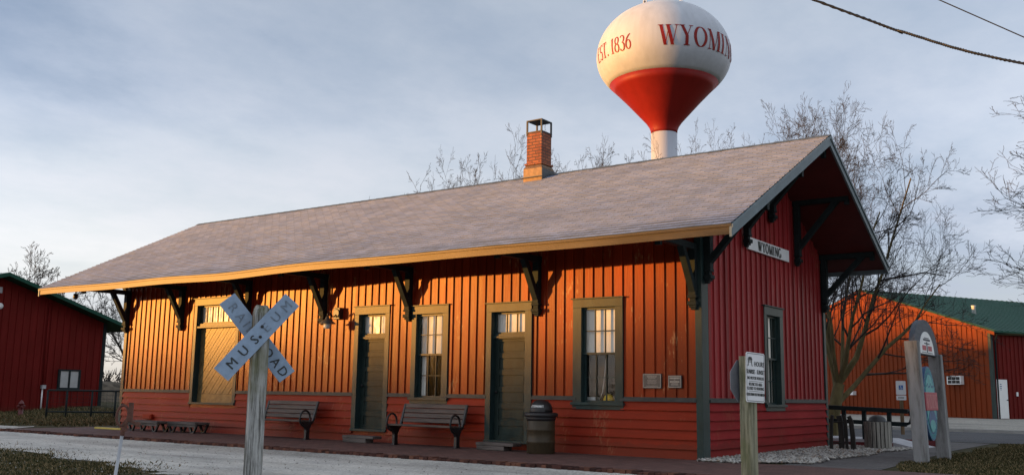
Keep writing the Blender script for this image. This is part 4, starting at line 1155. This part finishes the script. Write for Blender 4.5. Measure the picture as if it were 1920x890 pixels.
# ---- water tower
TC = Vector((-34.07, 66.16, 0)); ZC, A_, BT, BB = 33.6, 6.5, 5.37, 4.6
def prof_r(z): 
    bb = BT if z > ZC else BB; return A_*math.sqrt(max(0, 1 - ((z - ZC)/bb)**2))
wt = empty('water_tower', TC, 'white bulb water tower with red cone and red WYOMING lettering above the roof', 'water tower')
b = MB(); pr = []
for i in range(0, 41):
    z = 30.85 + (ZC + BT - 30.85)*(1 - math.cos(PI*i/80))/1 if False else None
zs = [30.86 + (ZC - 30.86)*i/10 for i in range(10)] + [ZC + BT*math.sin(PI/2*i/22) for i in range(23)]
b.lathe([(prof_r(z), z) for z in zs], 96); b.build('tank', M['tower_white'], wt)
b = MB(); b.lathe([(1.26, 26.0), (1.28, 26.25), (1.42, 26.65), (1.72, 27.1), (2.3, 27.75), (3.6, 29.2), (4.6, 30.25), (prof_r(30.86), 30.86)], 96); b.build('cone', M['tower_red'], wt)
b = MB(); b.lathe([(2.6, 0), (1.6, 1.6), (1.25, 3.2), (1.25, 26.02)], 48); b.build('stem', M['tower_white'], wt)
VA = math.radians(-63.22)
def on_tank(z, ang, o): 
    rr = prof_r(z) + o; return (rr*math.cos(VA + ang), rr*math.sin(VA + ang), z)
write('WYOMING', lambda x, y, l: on_tank(32.62 + y*1.92, math.radians(-4.2) + x*1.92/6.42, .02 + .012*l), M['tower_red'], wt, K=.155, T=.035, S=.035, gap=.02)
tot = sum(glyph(c)[1] + .05 for c in 'EST. 1836'); k = math.radians(48)/tot
write('EST. 1836', lambda x, y, l: on_tank(32.66 + y*1.46, math.radians(-74.5) + x*k, .02 + .012*l), M['tower_red'], wt, K=.14, T=.045, S=.04, gap=.05)
b = MB(); nn = 24
for rz in (.55, 1.05): b.tube([(1.9*math.cos(2*PI*i/nn), 1.9*math.sin(2*PI*i/nn), ZC + BT - .2 + rz) for i in range(nn + 1)], .03, 5, cap=False)
for i in range(12): b.tube([(1.9*math.cos(2*PI*i/12), 1.9*math.sin(2*PI*i/12), ZC + BT - .3), (1.9*math.cos(2*PI*i/12), 1.9*math.sin(2*PI*i/12), ZC + BT + .86)], .03, 5)
b.build('top_railing', M['offwhite'], wt)
for ang, rr, h in ((-35, 3.0, 2.2), (10, 1.0, 2.4), (40, 1.5, 1.8)):
    a = VA + math.radians(ang) ; zz = ZC + BT*math.sqrt(1 - (rr/A_)**2); b = MB(); b.tube([(rr*math.cos(a), rr*math.sin(a), zz - .1), (rr*math.cos(a), rr*math.sin(a), zz + h)], .035, 6); b.lathe([(.10, -.1), (.10, .15)], 8, (rr*math.cos(a), rr*math.sin(a), zz)); b.build('antenna', M['lead'], wt)

# ---- barns
def ribs(b, u0, u1, step, z0, ztop, P, w=.04, d=.04):
    u = u0
    while u < u1:
        zt = ztop(u); b.hexa([P(u-w, 0, z0), P(u+w, 0, z0), P(u-w*.6, d, z0), P(u+w*.6, d, z0), P(u-w, 0, zt), P(u+w, 0, zt), P(u-w*.6, d, zt), P(u+w*.6, d, zt)]); u += step
# right barn: local x along the side wall (away), local y: gable wall runs along +y
rb = empty('barn', (-1.66, 37.26, .2), 'big red metal barn with dark green roof and sunlit gable behind the mossy bare tree', 'barn')
rb.rotation_euler = (0, 0, math.atan2(.88, .48))     # local +x = (.48,.88); local +y = (-.88,.48)
HW, EZ, AZ, LN = 8.45, 4.32, 7.03, 26
gz = lambda y: EZ + (AZ - EZ)*(1 - abs(y - HW)/HW)
b = MB(); b.prism([(0, -.3), (2*HW, -.3), (2*HW, EZ), (HW, AZ), (0, EZ)], lambda p, q, t: (t, p, q), 0, .12)
ribs(b, .15, 2*HW, .305, -.2, lambda u: gz(u) - .02, lambda u, d, z: (-d, u, z)); b.build('gable_wall', M['barn'], rb)
b = MB(); b.box(.12, LN, 0, .12, -.3, EZ); ribs(b, .2, LN, .305, -.2, lambda u: EZ, lambda u, d, z: (u, -d, z)); b.box(.12, LN, 2*HW - .12, 2*HW, -.3, EZ); b.prism([(0.12, -.3), (2*HW-.12, -.3), (2*HW-.12, EZ), (HW, AZ), (.12, EZ)], lambda p, q, t: (t, p, q), LN - .12, LN - .001)
b.build('side_wall', M['barn_shaded'], rb)
b = MB()
for s in (0, 1):
    y0, y1 = ((-.35, HW) if s == 0 else (2*HW + .35, HW)); z0 = EZ - .35*(AZ-EZ)/HW
    b.hexa([(-.12, y0, z0 + .03), (LN + .3, y0, z0 + .03), (-.12, y1, AZ + .03), (LN + .3, y1, AZ + .03), (-.12, y0, z0 + .12), (LN + .3, y0, z0 + .12), (-.12, y1, AZ + .12), (LN + .3, y1, AZ + .12)])
    x = 0
    while x < LN:
        b.hexa([(x, y0, z0 + .12), (x + .05, y0, z0 + .12), (x, y1, AZ + .12), (x + .05, y1, AZ + .12), (x, y0, z0 + .145), (x + .05, y0, z0 + .145), (x, y1, AZ + .145), (x + .05, y1, AZ + .145)]); x += .46
rf = b.build('roof', M['green_roof'], rb)
b = MB(); b.lathe([(.11, -.2), (.11, .42), (.13, .43), (.13, .46)], 12, (3.4, 3.6, EZ + (AZ-EZ)*3.6/HW + .1)); b.build('roof_vent', M['offwhite'], rf)
b = MB(); b.box(-.16, -.125, -.36, -.30, 0, 0.01)
b = MB()
for s in (0, 1):
    y0, y1 = ((-.36, HW) if s == 0 else (2*HW + .36, HW)); z0 = EZ - .36*(AZ-EZ)/HW
    b.hexa([(-.16, y0, z0 - .10), (-.125, y0, z0 - .10), (-.16, y1, AZ - .08), (-.125, y1, AZ - .08), (-.16, y0, z0 + .06), (-.125, y0, z0 + .06), (-.16, y1, AZ + .08), (-.125, y1, AZ + .08)])
b.build('rake_trim', M['barn'], rb)
b = MB(); b.box(-.03, .14, -.03, .0, -.2, EZ); b.box(-.03, -.001, 0, .14, -.2, EZ); b.build('corner_trim', M['trim'], rb)
b = MB(); b.tube([(.2, -.22, EZ - .12), (LN, -.22, EZ - .12)], .06, 8); b.tube([(.25, -.2, EZ - .14), (.25, -.07, EZ - .5), (.25, -.07, 0)], .04, 8); b.build('gutter', M['bracket'], rb)
dd = MB(); dd.box(.20, .95, -.06, -.025, .05, 1.95); do = dd.build('door', M['white'], rb, bevel=.006)
b = MB()
for i, (z, wv) in enumerate(((1.72, .10), (1.62, .14), (1.53, .10), (1.45, .05))): b.box(.42 - wv/2 + .05, .42 + wv/2 + .05, -.064, -.061, z - .022, z + .022)
b.build('door_lettering', M['navy'], do)
b = MB(); b.lathe([(0, -.07), (.03, -.06), (.02, -.02), (.02, 0)], 10, (.86, -.06, .95), axis='y'); b.build('door_knob', M['black'], do)
b = MB(); b.box(1.6, 1.72, -.06, -.021, 1.15, 1.35); b.build('meter_box', M['offwhite'], rb)
b = MB(); b.box(-.30, -.021, 9.0, 9.22, 1.12, 1.34); b.build('vent_cap', M['offwhite'], rb)
# air conditioner in the gable wall
acu = empty('air_conditioner', (-.02, 0, 0), 'white window air conditioner with dark grilles on the red barn gable', 'air conditioner')
acu.parent = None
m3 = Matrix.Translation(rb.location) @ Matrix.Rotation(rb.rotation_euler[2], 4, 'Z')
acu.location = m3 @ Vector((-.025, 2.07, 1.92)); acu.rotation_euler = (0, 0, rb.rotation_euler[2])
b = MB(); b.box(-.26, 0, -.42, .42, -.22, .22); b.build('case', M['white'], acu, bevel=.01)
b = MB()
for i in range(3):
    for j in range(2): b.box(-.268, -.2605, -.37 + i*.25, -.15 + i*.25, -.17 + j*.18, -.02 + j*.18)
b.build('grille', M['dark'], acu)
# left barn (gable faces the yard)
lb = empty('barn', (-34, 4.35, .0), 'dark red shaded metal barn with green roof behind the fire hydrant and pipe fence', 'barn')
LHW, LEZ, LAZ = 5.0, 3.98, 5.62
b = MB(); b.prism([(5.13, -.3), (-4.87, -.3), (-4.87, LEZ), (.13, LAZ), (5.13, LEZ)], lambda p, q, t: (t, p, q), -.12, 0)
ribs(b, -4.8, 5.1, .305, -.2, lambda u: LAZ - (LAZ - LEZ)*abs(u - .13)/5 - .03, lambda u, d, z: (d, u, z)); b.build('gable_wall', M['barn_shaded'], lb)
b = MB(); b.box(-20, -.12, 5.01, 5.13, -.3, LEZ); b.box(-20, -.12, -4.87, -4.75, -.3, LEZ); b.box(-20, -19.9, -4.75, 5.01, -.3, LEZ); b.build('side_wall', M['barn_shaded'], lb)
b = MB(); sl = (LAZ - LEZ)/5
for s in (-1, 1):
    y1 = .13; y0 = .13 + s*5.95; z0 = LAZ - sl*5.95
    b.hexa([(-20.3, y0, z0), (.75, y0, z0), (-20.3, y1, LAZ), (.75, y1, LAZ), (-20.3, y0, z0 + .16), (.75, y0, z0 + .16), (-20.3, y1, LAZ + .16), (.75, y1, LAZ + .16)])
b.build('roof', M['green_roof'], lb)
b = MB(); b.box(.001, .05, 5.0, 5.16, -.2, LEZ); b.build('corner_trim', M['bracket'], lb)
b = MB()
for (y0, y1, z0, z1) in ((3.02, 3.12, .98, 1.86), (3.96, 4.06, .98, 1.86), (3.12, 3.96, .98, 1.06), (3.12, 3.96, 1.78, 1.86), (3.50, 3.58, 1.06, 1.78)): b.box(.0, .08, y0, y1, z0, z1)
wn = b.build('window', M['bracket'], lb)
b = MB(); quad(b, 3.1, 3.98, 1.04, 1.8, .052, lambda u, d, z: (d, u, z)); b.build('pane', paint('pale_pane', (.36, .38, .38), .15, .15), wn, fixn=False)
b = MB(); b.box(.02, .16, 2.28, 2.46, 1.0, 1.16); mb = b.build('meter_box', M['galv'], lb)
b = MB(); b.tube([(.05, 2.36, 1.0), (.05, 2.36, .1)], .03, 6); b.build('conduit', M['offwhite'], mb)
b = MB(); b.tube([(.06, 2.36, 1.16), (.06, 2.36, 4.75)], .035, 6); b.build('cable_conduit', M['barn_shaded'], mb)
b = MB(); b.lathe([(0, .12), (.13, .10), (.14, 0)], 14, (.02, .18, 4.40), axis='x'); b.build('wall_light', M['offwhite'], lb)
b = MB(); b.box(0, .05, .10, .24, 4.95, 5.2); b.build('gable_vent', M['galv'], lb)
# hydrant
hy = empty('fire_hydrant', (-29.6, 3.55, g(-29.6, 3.55)), 'small dark red fire hydrant standing in front of the left barn', 'hydrant')
b = MB(); b.lathe([(.14, 0), (.14, .04), (.09, .05), (.085, .42), (.11, .43), (.11, .46), (.085, .50), (.05, .55), (.02, .57), (.02, .60), (0, .60)], 16); b.build('body', M['hydrant'], hy)
b = MB(); b.lathe([(.045, -.15), (.045, .15)], 10, (0, 0, .36), axis='y'); b.lathe([(.055, 0), (.055, .15)], 10, (0, 0, .34), axis='x'); b.build('nozzle', M['hydrant'], hy)
# pipe gate between left barn and station
fc = empty('pipe_fence', (-26.0, 3.9, g(-26, 3.9)), 'low grey pipe rail fence between the left barn and the station', 'fence')
fc.rotation_euler = (0, 0, math.radians(48))
for x in (-1.2, -.55, .3, 1.1):
    b = MB(); b.tube([(x, 0, -.2), (x, 0, .98)], .035, 8); b.build('post', M['bracket'], fc)
b = MB()
for z in (.22, .98): b.tube([(-1.2, 0, z), (1.9, 0, z)], .032, 8)
b.build('rail', M['bracket'], fc)
b = MB()
for i in range(16): b.tube([(-1.2 + i*.2, 0, .2), (-1.2 + i*.2, 0, .96)], .005, 4)
for i in range(5): b.tube([(-1.2, 0, .3 + i*.13), (1.9, 0, .3 + i*.13)], .005, 4)
b.build('wire_mesh', M['bracket'], fc)
# mound and far clutter behind the fence
b = MB(); b.blob((-52, 17, -.3), 7, 4, 2.4, 2, 4, .5); tag(b.build('dirt_mound', M['mound']), kind='structure')
b = MB(); b.tube([(-40.2 + .55*math.cos(PI*i/12), 11.6 + .5*math.cos(PI*i/12), .3 + .55*math.sin(PI*i/12)) for i in range(13)], .07, 8)
tag(b.build('metal_hoop', M['galv']), 'low bent metal hoop in the yard behind the pipe fence', 'hoop')

# ---- cables
def cable(name, pts, rads, strands, twist, label):
    b = MB(); P = [Vector(p) for p in pts]; n = 160
    def at(t):
        t *= len(P) - 1; i = min(int(t), len(P) - 2); f = t - i
        p0, p1, p2, p3 = P[max(i-1, 0)], P[i], P[i+1], P[min(i+2, len(P)-1)]
        return .5*((2*p1) + (p2-p0)*f + (2*p0 - 5*p1 + 4*p2 - p3)*f*f + (3*p1 - p0 - 3*p2 + p3)*f**3)
    for s in range(strands):
        line = []
        for i in range(n + 1):
            p = at(i/n); a = twist*i/n*2*PI + s*2*PI/strands; o = rads*1.0 if strands > 1 else 0
            line.append((p.x, p.y + math.cos(a)*o, p.z + math.sin(a)*o))
        b.tube(line, rads, 6)
    return tag(b.build(name, M['cable']), label, 'cable')
cable('power_cable', [(-6.5, -6.5, 11.9), (3.07, -2.66, 6.77), (4.25, -2.33, 6.12), (5.64, -2.09, 5.48), (9.0, -1.6, 4.3)], .013, 3, 60, 'thick twisted black power cable crossing the upper right sky')
cable('power_cable', [(2.69, -2.565, 7.94), (4.67, -2.25, 6.54), (5.66, -2.09, 5.84), (8.6, -1.62, 3.76)], .008, 1, 0, 'thin straight wire above the twisted cable in the top right corner')

# ---- trees
def tree(name, base, height, spread, r0, seed, label, mat='bark', levels=5, group=None, clear=.30, nlimb=5, lean=(0, 0), up=.5, dens=1.0, tmin=.0045, width=.42, fork=True):
    """bare tree: short clear trunk, steep limbs, many fine ascending twigs; width = crown radius / height"""
    R = random.Random(seed)
    z0 = g(base[0], base[1])
    root = empty(name, (base[0], base[1], z0), label, 'tree', group=group)
    tb, cb = MB(), MB()
    def rot(d, ang, az):
        o = d.orthogonal().normalized(); q = d.cross(o)
        s = o*math.cos(az) + q*math.sin(az)
        return (d*math.cos(ang) + s*math.sin(ang)).normalized()
    def grow(p, d, ln, r, lev):
        n = (6, 7, 6, 5, 4, 3)[min(lev, 5)]; pts = [p.copy()]; rs = [r]; dd = d.copy()
        end = max(tmin, r*(.75 if lev == 0 else .28))
        for i in range(n):
            j = (.04, .10, .14, .17, .2, .2)[min(lev, 5)]
            dd = (dd + Vector((R.gauss(0, j), R.gauss(0, j), R.gauss(0, j*.7))) + Vector((0, 0, up*(0, .10, .09, .07, .04, .02)[min(lev, 5)]))).normalized()
            p = p + dd*(ln/n); pts.append(p.copy()); rs.append(max(tmin, r + (end - r)*((i+1)/n)**.8))
        (tb if lev <= 1 else cb).tube(pts, rs, (12, 7, 5, 3, 3, 3)[min(lev, 5)], cap=False)
        if lev >= levels: return
        if lev == 0:
            nc = nlimb
            for k in range(nc):
                t = .72 + .28*(k + 1)/nc if k else .62
                f = min(t, .999)*(len(pts) - 1); i = int(f); q = pts[i].lerp(pts[i+1], f - i)
                nd = rot((pts[i+1]-pts[i]).normalized(), math.radians(R.uniform(18, 42)*spread), 2*PI*k/nc + R.uniform(-.4, .4))
                grow(q, nd, height*(1 - clear)*R.uniform(.72, .95), r0*R.uniform(.34, .52), 1)
            return
        nc = int(round((0, 9, 6, 4, 3, 2)[min(lev, 5)]*dens + R.uniform(-.6, .6)))
        for k in range(nc):
            t = (.20 + .78*(k + R.random())/nc)
            f = t*(len(pts) - 1); i = min(int(f), len(pts) - 2); q = pts[i].lerp(pts[i+1], f - i)
            seg = (pts[i+1] - pts[i]).normalized(); rr = rs[i] + (rs[i+1]-rs[i])*(f-i)
            nd = rot(seg, math.radians(R.uniform(24, 54)), 2.4*k + R.uniform(-.7, .7))
            if nd.z < -.15: nd.z *= .3; nd.normalize()
            grow(q, nd, ln*R.uniform(.30, .62)*(1.15 - .5*t), max(tmin, rr*R.uniform(.42, .62)), lev + 1)
    grow(Vector((0, 0, -.1)), Vector((lean[0], lean[1], 1)).normalized(), height*clear, r0, 0)
    al = sorted(v[2] for v in cb.v); zmax = al[int(len(al)*.998)]; k = height/zmax
    rad = sorted(math.hypot(v[0], v[1]) for v in cb.v)[int(len(cb.v)*.985)]; kr = width*height/rad
    def sc_(v):
        t = smooth((v[2] - height*clear*.35)/(height*.35)); q = 1 + (kr - 1)*t
        return (v[0]*q, v[1]*q, v[2]*(1 + (k - 1)*t))
    for bb in (tb, cb): bb.v = [sc_(v) for v in bb.v]
    tb.build('trunk', M[mat], root, fixn=False); cb.build('crown', M['twig'], root, fixn=False)
    return root
tree('bare_tree', (-1.25, 10.75), 9.75, 1.0, .20, 31, 'big bare tree with mossy forked trunk behind the right end of the station', 'bark_moss', 5, clear=.17, nlimb=8, dens=1.32, up=.36, width=.40, lean=(.09, .03))
tree('bare_tree', (6.55, 9.7), 9.6, 1.0, .20, 44, 'bare tree whose branches reach in from the right edge', 'bark', 5, clear=.22, nlimb=7, dens=1.25, width=.45)
GB = 'bare trees rising behind the station roof'
for i, (x, y, h, sd, w_, lab) in enumerate((
    (-12.1, 10.65, 10.4, 51, .24, 'bare tree behind the roof ridge just left of the chimney'),
    (-14.7, 8.3, 8.35, 52, .30, 'small bare tree top low over the ridge, leftmost behind the roof'),
    (-16.2, 12.9, 10.2, 59, .22, 'low bare tree top between the leftmost tree and the chimney'),
    (-11.6, 14.6, 10.7, 53, .26, 'bare tree top behind the roof just right of the chimney'),
    (-10.5, 16.4, 10.7, 54, .24, 'bare tree top just left of the water tower stem'),
    (-8.9, 19.1, 11.7, 55, .22, 'bare tree top just right of the water tower stem'),
    (-7.3, 21.2, 12.3, 56, .20, 'tallest bare tree between the tower and the gable peak'),
    (-4.6, 18.0, 10.5, 57, .22, 'bare tree top rising by the gable peak'))):
    tree('bare_tree', (x, y), h, 1.0, .17, sd, lab, 'bark', 5, GB, nlimb=6, clear=.3, width=w_*1.15, dens=.95, tmin=.006)
for i, (x, y, h, sd, lab) in enumerate((
    (-55, 16.5, 10.0, 61, 'bare tree beyond the left barn roof'),
    (-50.5, 22.5, 8.0, 62, 'bare tree in the gap between left barn and station eave'),
    (-47.5, 22.8, 6.6, 63, 'bare tree close beside the far station corner'))):
    tree('bare_tree', (x, y), h, 1.1, .25, sd, lab, 'bark', 5, 'bare trees at the far left', nlimb=6, clear=.2, tmin=.012, width=.45)

# ---- far woods: along the horizon, and an unseen one added sunward to cast shade
SUN = Vector((-1.1, -1.0, .060)).normalized()
sx, sy = SUN.x/math.hypot(SUN.x, SUN.y), SUN.y/math.hypot(SUN.x, SUN.y); px_, py_ = -sy, sx    # px_: across the beam
def hprof(t):  # tree heights shaped to set how high the shade climbs the station wall
    K = [(-80, 12.4), (-45, 12.4), (-34, 11.5), (-24, 9.9), (-16, 8.0), (-12, 7.15), (-8, 7.5), (-4, 7.75), (-.8, 8.05), (.4, 8.6), (1.2, 8.9), (3, 9.7), (8, 11.4), (20, 12), (80, 12)]
    for (a, ha), (c, hc) in zip(K, K[1:]):
        if a <= t <= c: return ha + (hc-ha)*(t-a)/(c-a)
    return 10
b = MB(); R = random.Random(77); D = 150
for i in range(25000):
    t = R.uniform(-62, 40); H = hprof(t); d = D + R.uniform(0, 9)
    top = i < 15000; zt = H + 1.2 - 3.4*math.sqrt(R.random()) + .4 if top else R.uniform(.2, H - 1.5)
    x, y = sx*d + px_*t, sy*d + py_*t; l = R.uniform(.6, 1.3) if top else R.uniform(.9, 1.9); w = R.uniform(.03, .085) if top else R.uniform(.12, .30)
    ax_, ay_ = R.gauss(0, .45), R.gauss(0, .45)
    b.tube([(x - ax_*l, y - ay_*l, zt - l), (x, y, zt)], [w, w*.3], 3, cap=False)
tag(b.build('distant_wood', M['twig'], fixn=False), 'unseen leafless wood added toward the low sun to shade the station', 'wood', kind='stuff')
b = MB(); R = random.Random(78)
for i in range(9000):
    a = math.radians(R.uniform(60, 200)); d = R.uniform(170, 190); x, y = d*math.cos(a), d*math.sin(a)
    H = 5.5 + 2.0*noise.noise(Vector((a*9, 0, 0))); zt = R.uniform(.3, H); l = R.uniform(1, 2.4)
    b.tube([(x, y, zt - l), (x + R.gauss(0, .8), y + R.gauss(0, .8), zt)], [.14, .03], 3, cap=False)
tag(b.build('distant_wood', M['twig'], fixn=False), 'low line of leafless woods along the horizon', 'wood', kind='stuff')

# ------------------------------------------------------------------ world, sun, camera
w = bpy.data.worlds.new('World'); SC.world = w; w.use_nodes = True; nt = w.node_tree; nt.nodes.clear()
out = N(nt, 'ShaderNodeOutputWorld'); bg = N(nt, 'ShaderNodeBackground'); sky = N(nt, 'ShaderNodeTexSky')
sky.sky_type = 'NISHITA'; sky.sun_disc = False
sky.sun_elevation = math.asin(SUN.z); sky.sun_rotation = math.atan2(SUN.x, SUN.y)
sky.altitude = 200; sky.air_density = 1.0; sky.dust_density = .6; sky.ozone_density = 1.6
tc = N(nt, 'ShaderNodeTexCoord'); sep = N(nt, 'ShaderNodeSeparateXYZ'); L(nt, tc.outputs['Generated'], sep.inputs[0])
zz = N(nt, 'ShaderNodeMath', operation='ADD'); L(nt, sep.outputs['Z'], zz.inputs[0]); zz.inputs[1].default_value = .16
za = N(nt, 'ShaderNodeMath', operation='MAXIMUM'); L(nt, zz.outputs[0], za.inputs[0]); za.inputs[1].default_value = .05
dv = N(nt, 'ShaderNodeVectorMath', operation='SCALE')
inv = N(nt, 'ShaderNodeMath', operation='DIVIDE'); inv.inputs[0].default_value = 1; L(nt, za.outputs[0], inv.inputs[1])
L(nt, tc.outputs['Generated'], dv.inputs[0]); L(nt, inv.outputs[0], dv.inputs['Scale'])
mp = N(nt, 'ShaderNodeMapping'); L(nt, dv.outputs[0], mp.inputs['Vector']); mp.inputs['Scale'].default_value = (1.0, .8, 0.0); mp.inputs['Rotation'].default_value = (0, 0, .5); mp.inputs['Location'].default_value = (1.0, 33.4, 0)
c1 = noi(nt, mp.outputs[0], .55, 3, .5); c2 = noi(nt, mp.outputs[0], 2.6, 7, .62)
cov = ramp(nt, c2, [(.34, (.86,)*3), (.62, (.98,)*3)])
bw = N(nt, 'ShaderNodeRGBToBW'); L(nt, sky.outputs[0], bw.inputs[0])
pw = N(nt, 'ShaderNodeMath', operation='POWER'); L(nt, bw.outputs[0], pw.inputs[0]); pw.inputs[1].default_value = .62
cl = N(nt, 'ShaderNodeVectorMath', operation='SCALE'); cl.inputs[0].default_value = (1.12, 1.12, 1.12); L(nt, pw.outputs[0], cl.inputs['Scale'])
tint = ramp(nt, sep.outputs['Z'], [(0.0, (1.20, 1.13, 1.03)), (.14, (1.18, 1.22, 1.30)), (.26, (1.11, 1.22, 1.42)), (.42, (1.0, 1.15, 1.40)), (.62, (2.1, 2.3, 2.55))])
clc = mix(nt, 1.0, cl.outputs[0], tint, 'MULTIPLY')
sm2 = N(nt, 'ShaderNodeMath', operation='MULTIPLY_ADD'); L(nt, c2, sm2.inputs[0]); sm2.inputs[1].default_value = .42; L(nt, c1, sm2.inputs[2])
dk = ramp(nt, sm2.outputs[0], [(.52, (.56, .62, .73)), (.65, (.82, .85, .905)), (.78, (1.0, 1.0, 1.0)), (.98, (1.14, 1.10, 1.06))])
clc = mix(nt, 1.0, clc, dk, 'MULTIPLY')
fin = mix(nt, cov, sky.outputs[0], clc)
# warm aureole round the low sun
dt = N(nt, 'ShaderNodeVectorMath', operation='DOT_PRODUCT'); nrm = N(nt, 'ShaderNodeVectorMath', operation='NORMALIZE')
L(nt, tc.outputs['Generated'], nrm.inputs[0]); L(nt, nrm.outputs[0], dt.inputs[0]); dt.inputs[1].default_value = SUN
mxx = N(nt, 'ShaderNodeMath', operation='MAXIMUM'); L(nt, dt.outputs['Value'], mxx.inputs[0]); mxx.inputs[1].default_value = 0
pg = N(nt, 'ShaderNodeMath', operation='POWER'); L(nt, mxx.outputs[0], pg.inputs[0]); pg.inputs[1].default_value = 500
gl_ = N(nt, 'ShaderNodeVectorMath', operation='SCALE'); gl_.inputs[0].default_value = (9, 4.6, 1.4); L(nt, pg.outputs[0], gl_.inputs['Scale'])
fin = mix(nt, 1.0, fin, gl_.outputs[0], 'ADD')
L(nt, fin, bg.inputs['Color']); bg.inputs['Strength'].default_value = .15
L(nt, bg.outputs[0], out.inputs[0])

sl = bpy.data.lights.new('sun', 'SUN'); sl.energy = 2.4; sl.angle = math.radians(.6); sl.color = (1.0, .47, .10)
so = bpy.data.objects.new('sun', sl); C.objects.link(so); so.rotation_euler = SUN.to_track_quat('Z', 'Y').to_euler()

cam = bpy.data.cameras.new('camera'); co = bpy.data.objects.new('camera', cam); C.objects.link(co); SC.camera = co
cam.sensor_width = 36; cam.sensor_fit = 'HORIZONTAL'; cam.lens = 1822.223/1920*36; cam.clip_end = 6000; cam.clip_start = .05
yw, pt, rl = math.radians(-35.849), math.radians(9.1242), math.radians(.87525)
f = Vector((math.sin(yw)*math.cos(pt), math.cos(yw)*math.cos(pt), math.sin(pt))); r_ = Vector((math.cos(yw), -math.sin(yw), 0)); u_ = r_.cross(f)
r2 = r_*math.cos(rl) + u_*math.sin(rl); u2 = -r_*math.sin(rl) + u_*math.cos(rl)
co.matrix_world = Matrix(((r2.x, u2.x, -f.x, 7.382), (r2.y, u2.y, -f.y, -15.979), (r2.z, u2.z, -f.z, 1.086), (0, 0, 0, 1)))

SC.view_settings.view_transform = 'Standard'; SC.view_settings.look = 'None'; SC.view_settings.gamma = 1; SC.view_settings.use_curve_mapping = False
SC.view_settings.exposure = 1.84
SC.render.engine = 'CYCLES'
SC.cycles.max_bounces = 6; SC.cycles.transparent_max_bounces = 12; SC.cycles.use_denoising = True
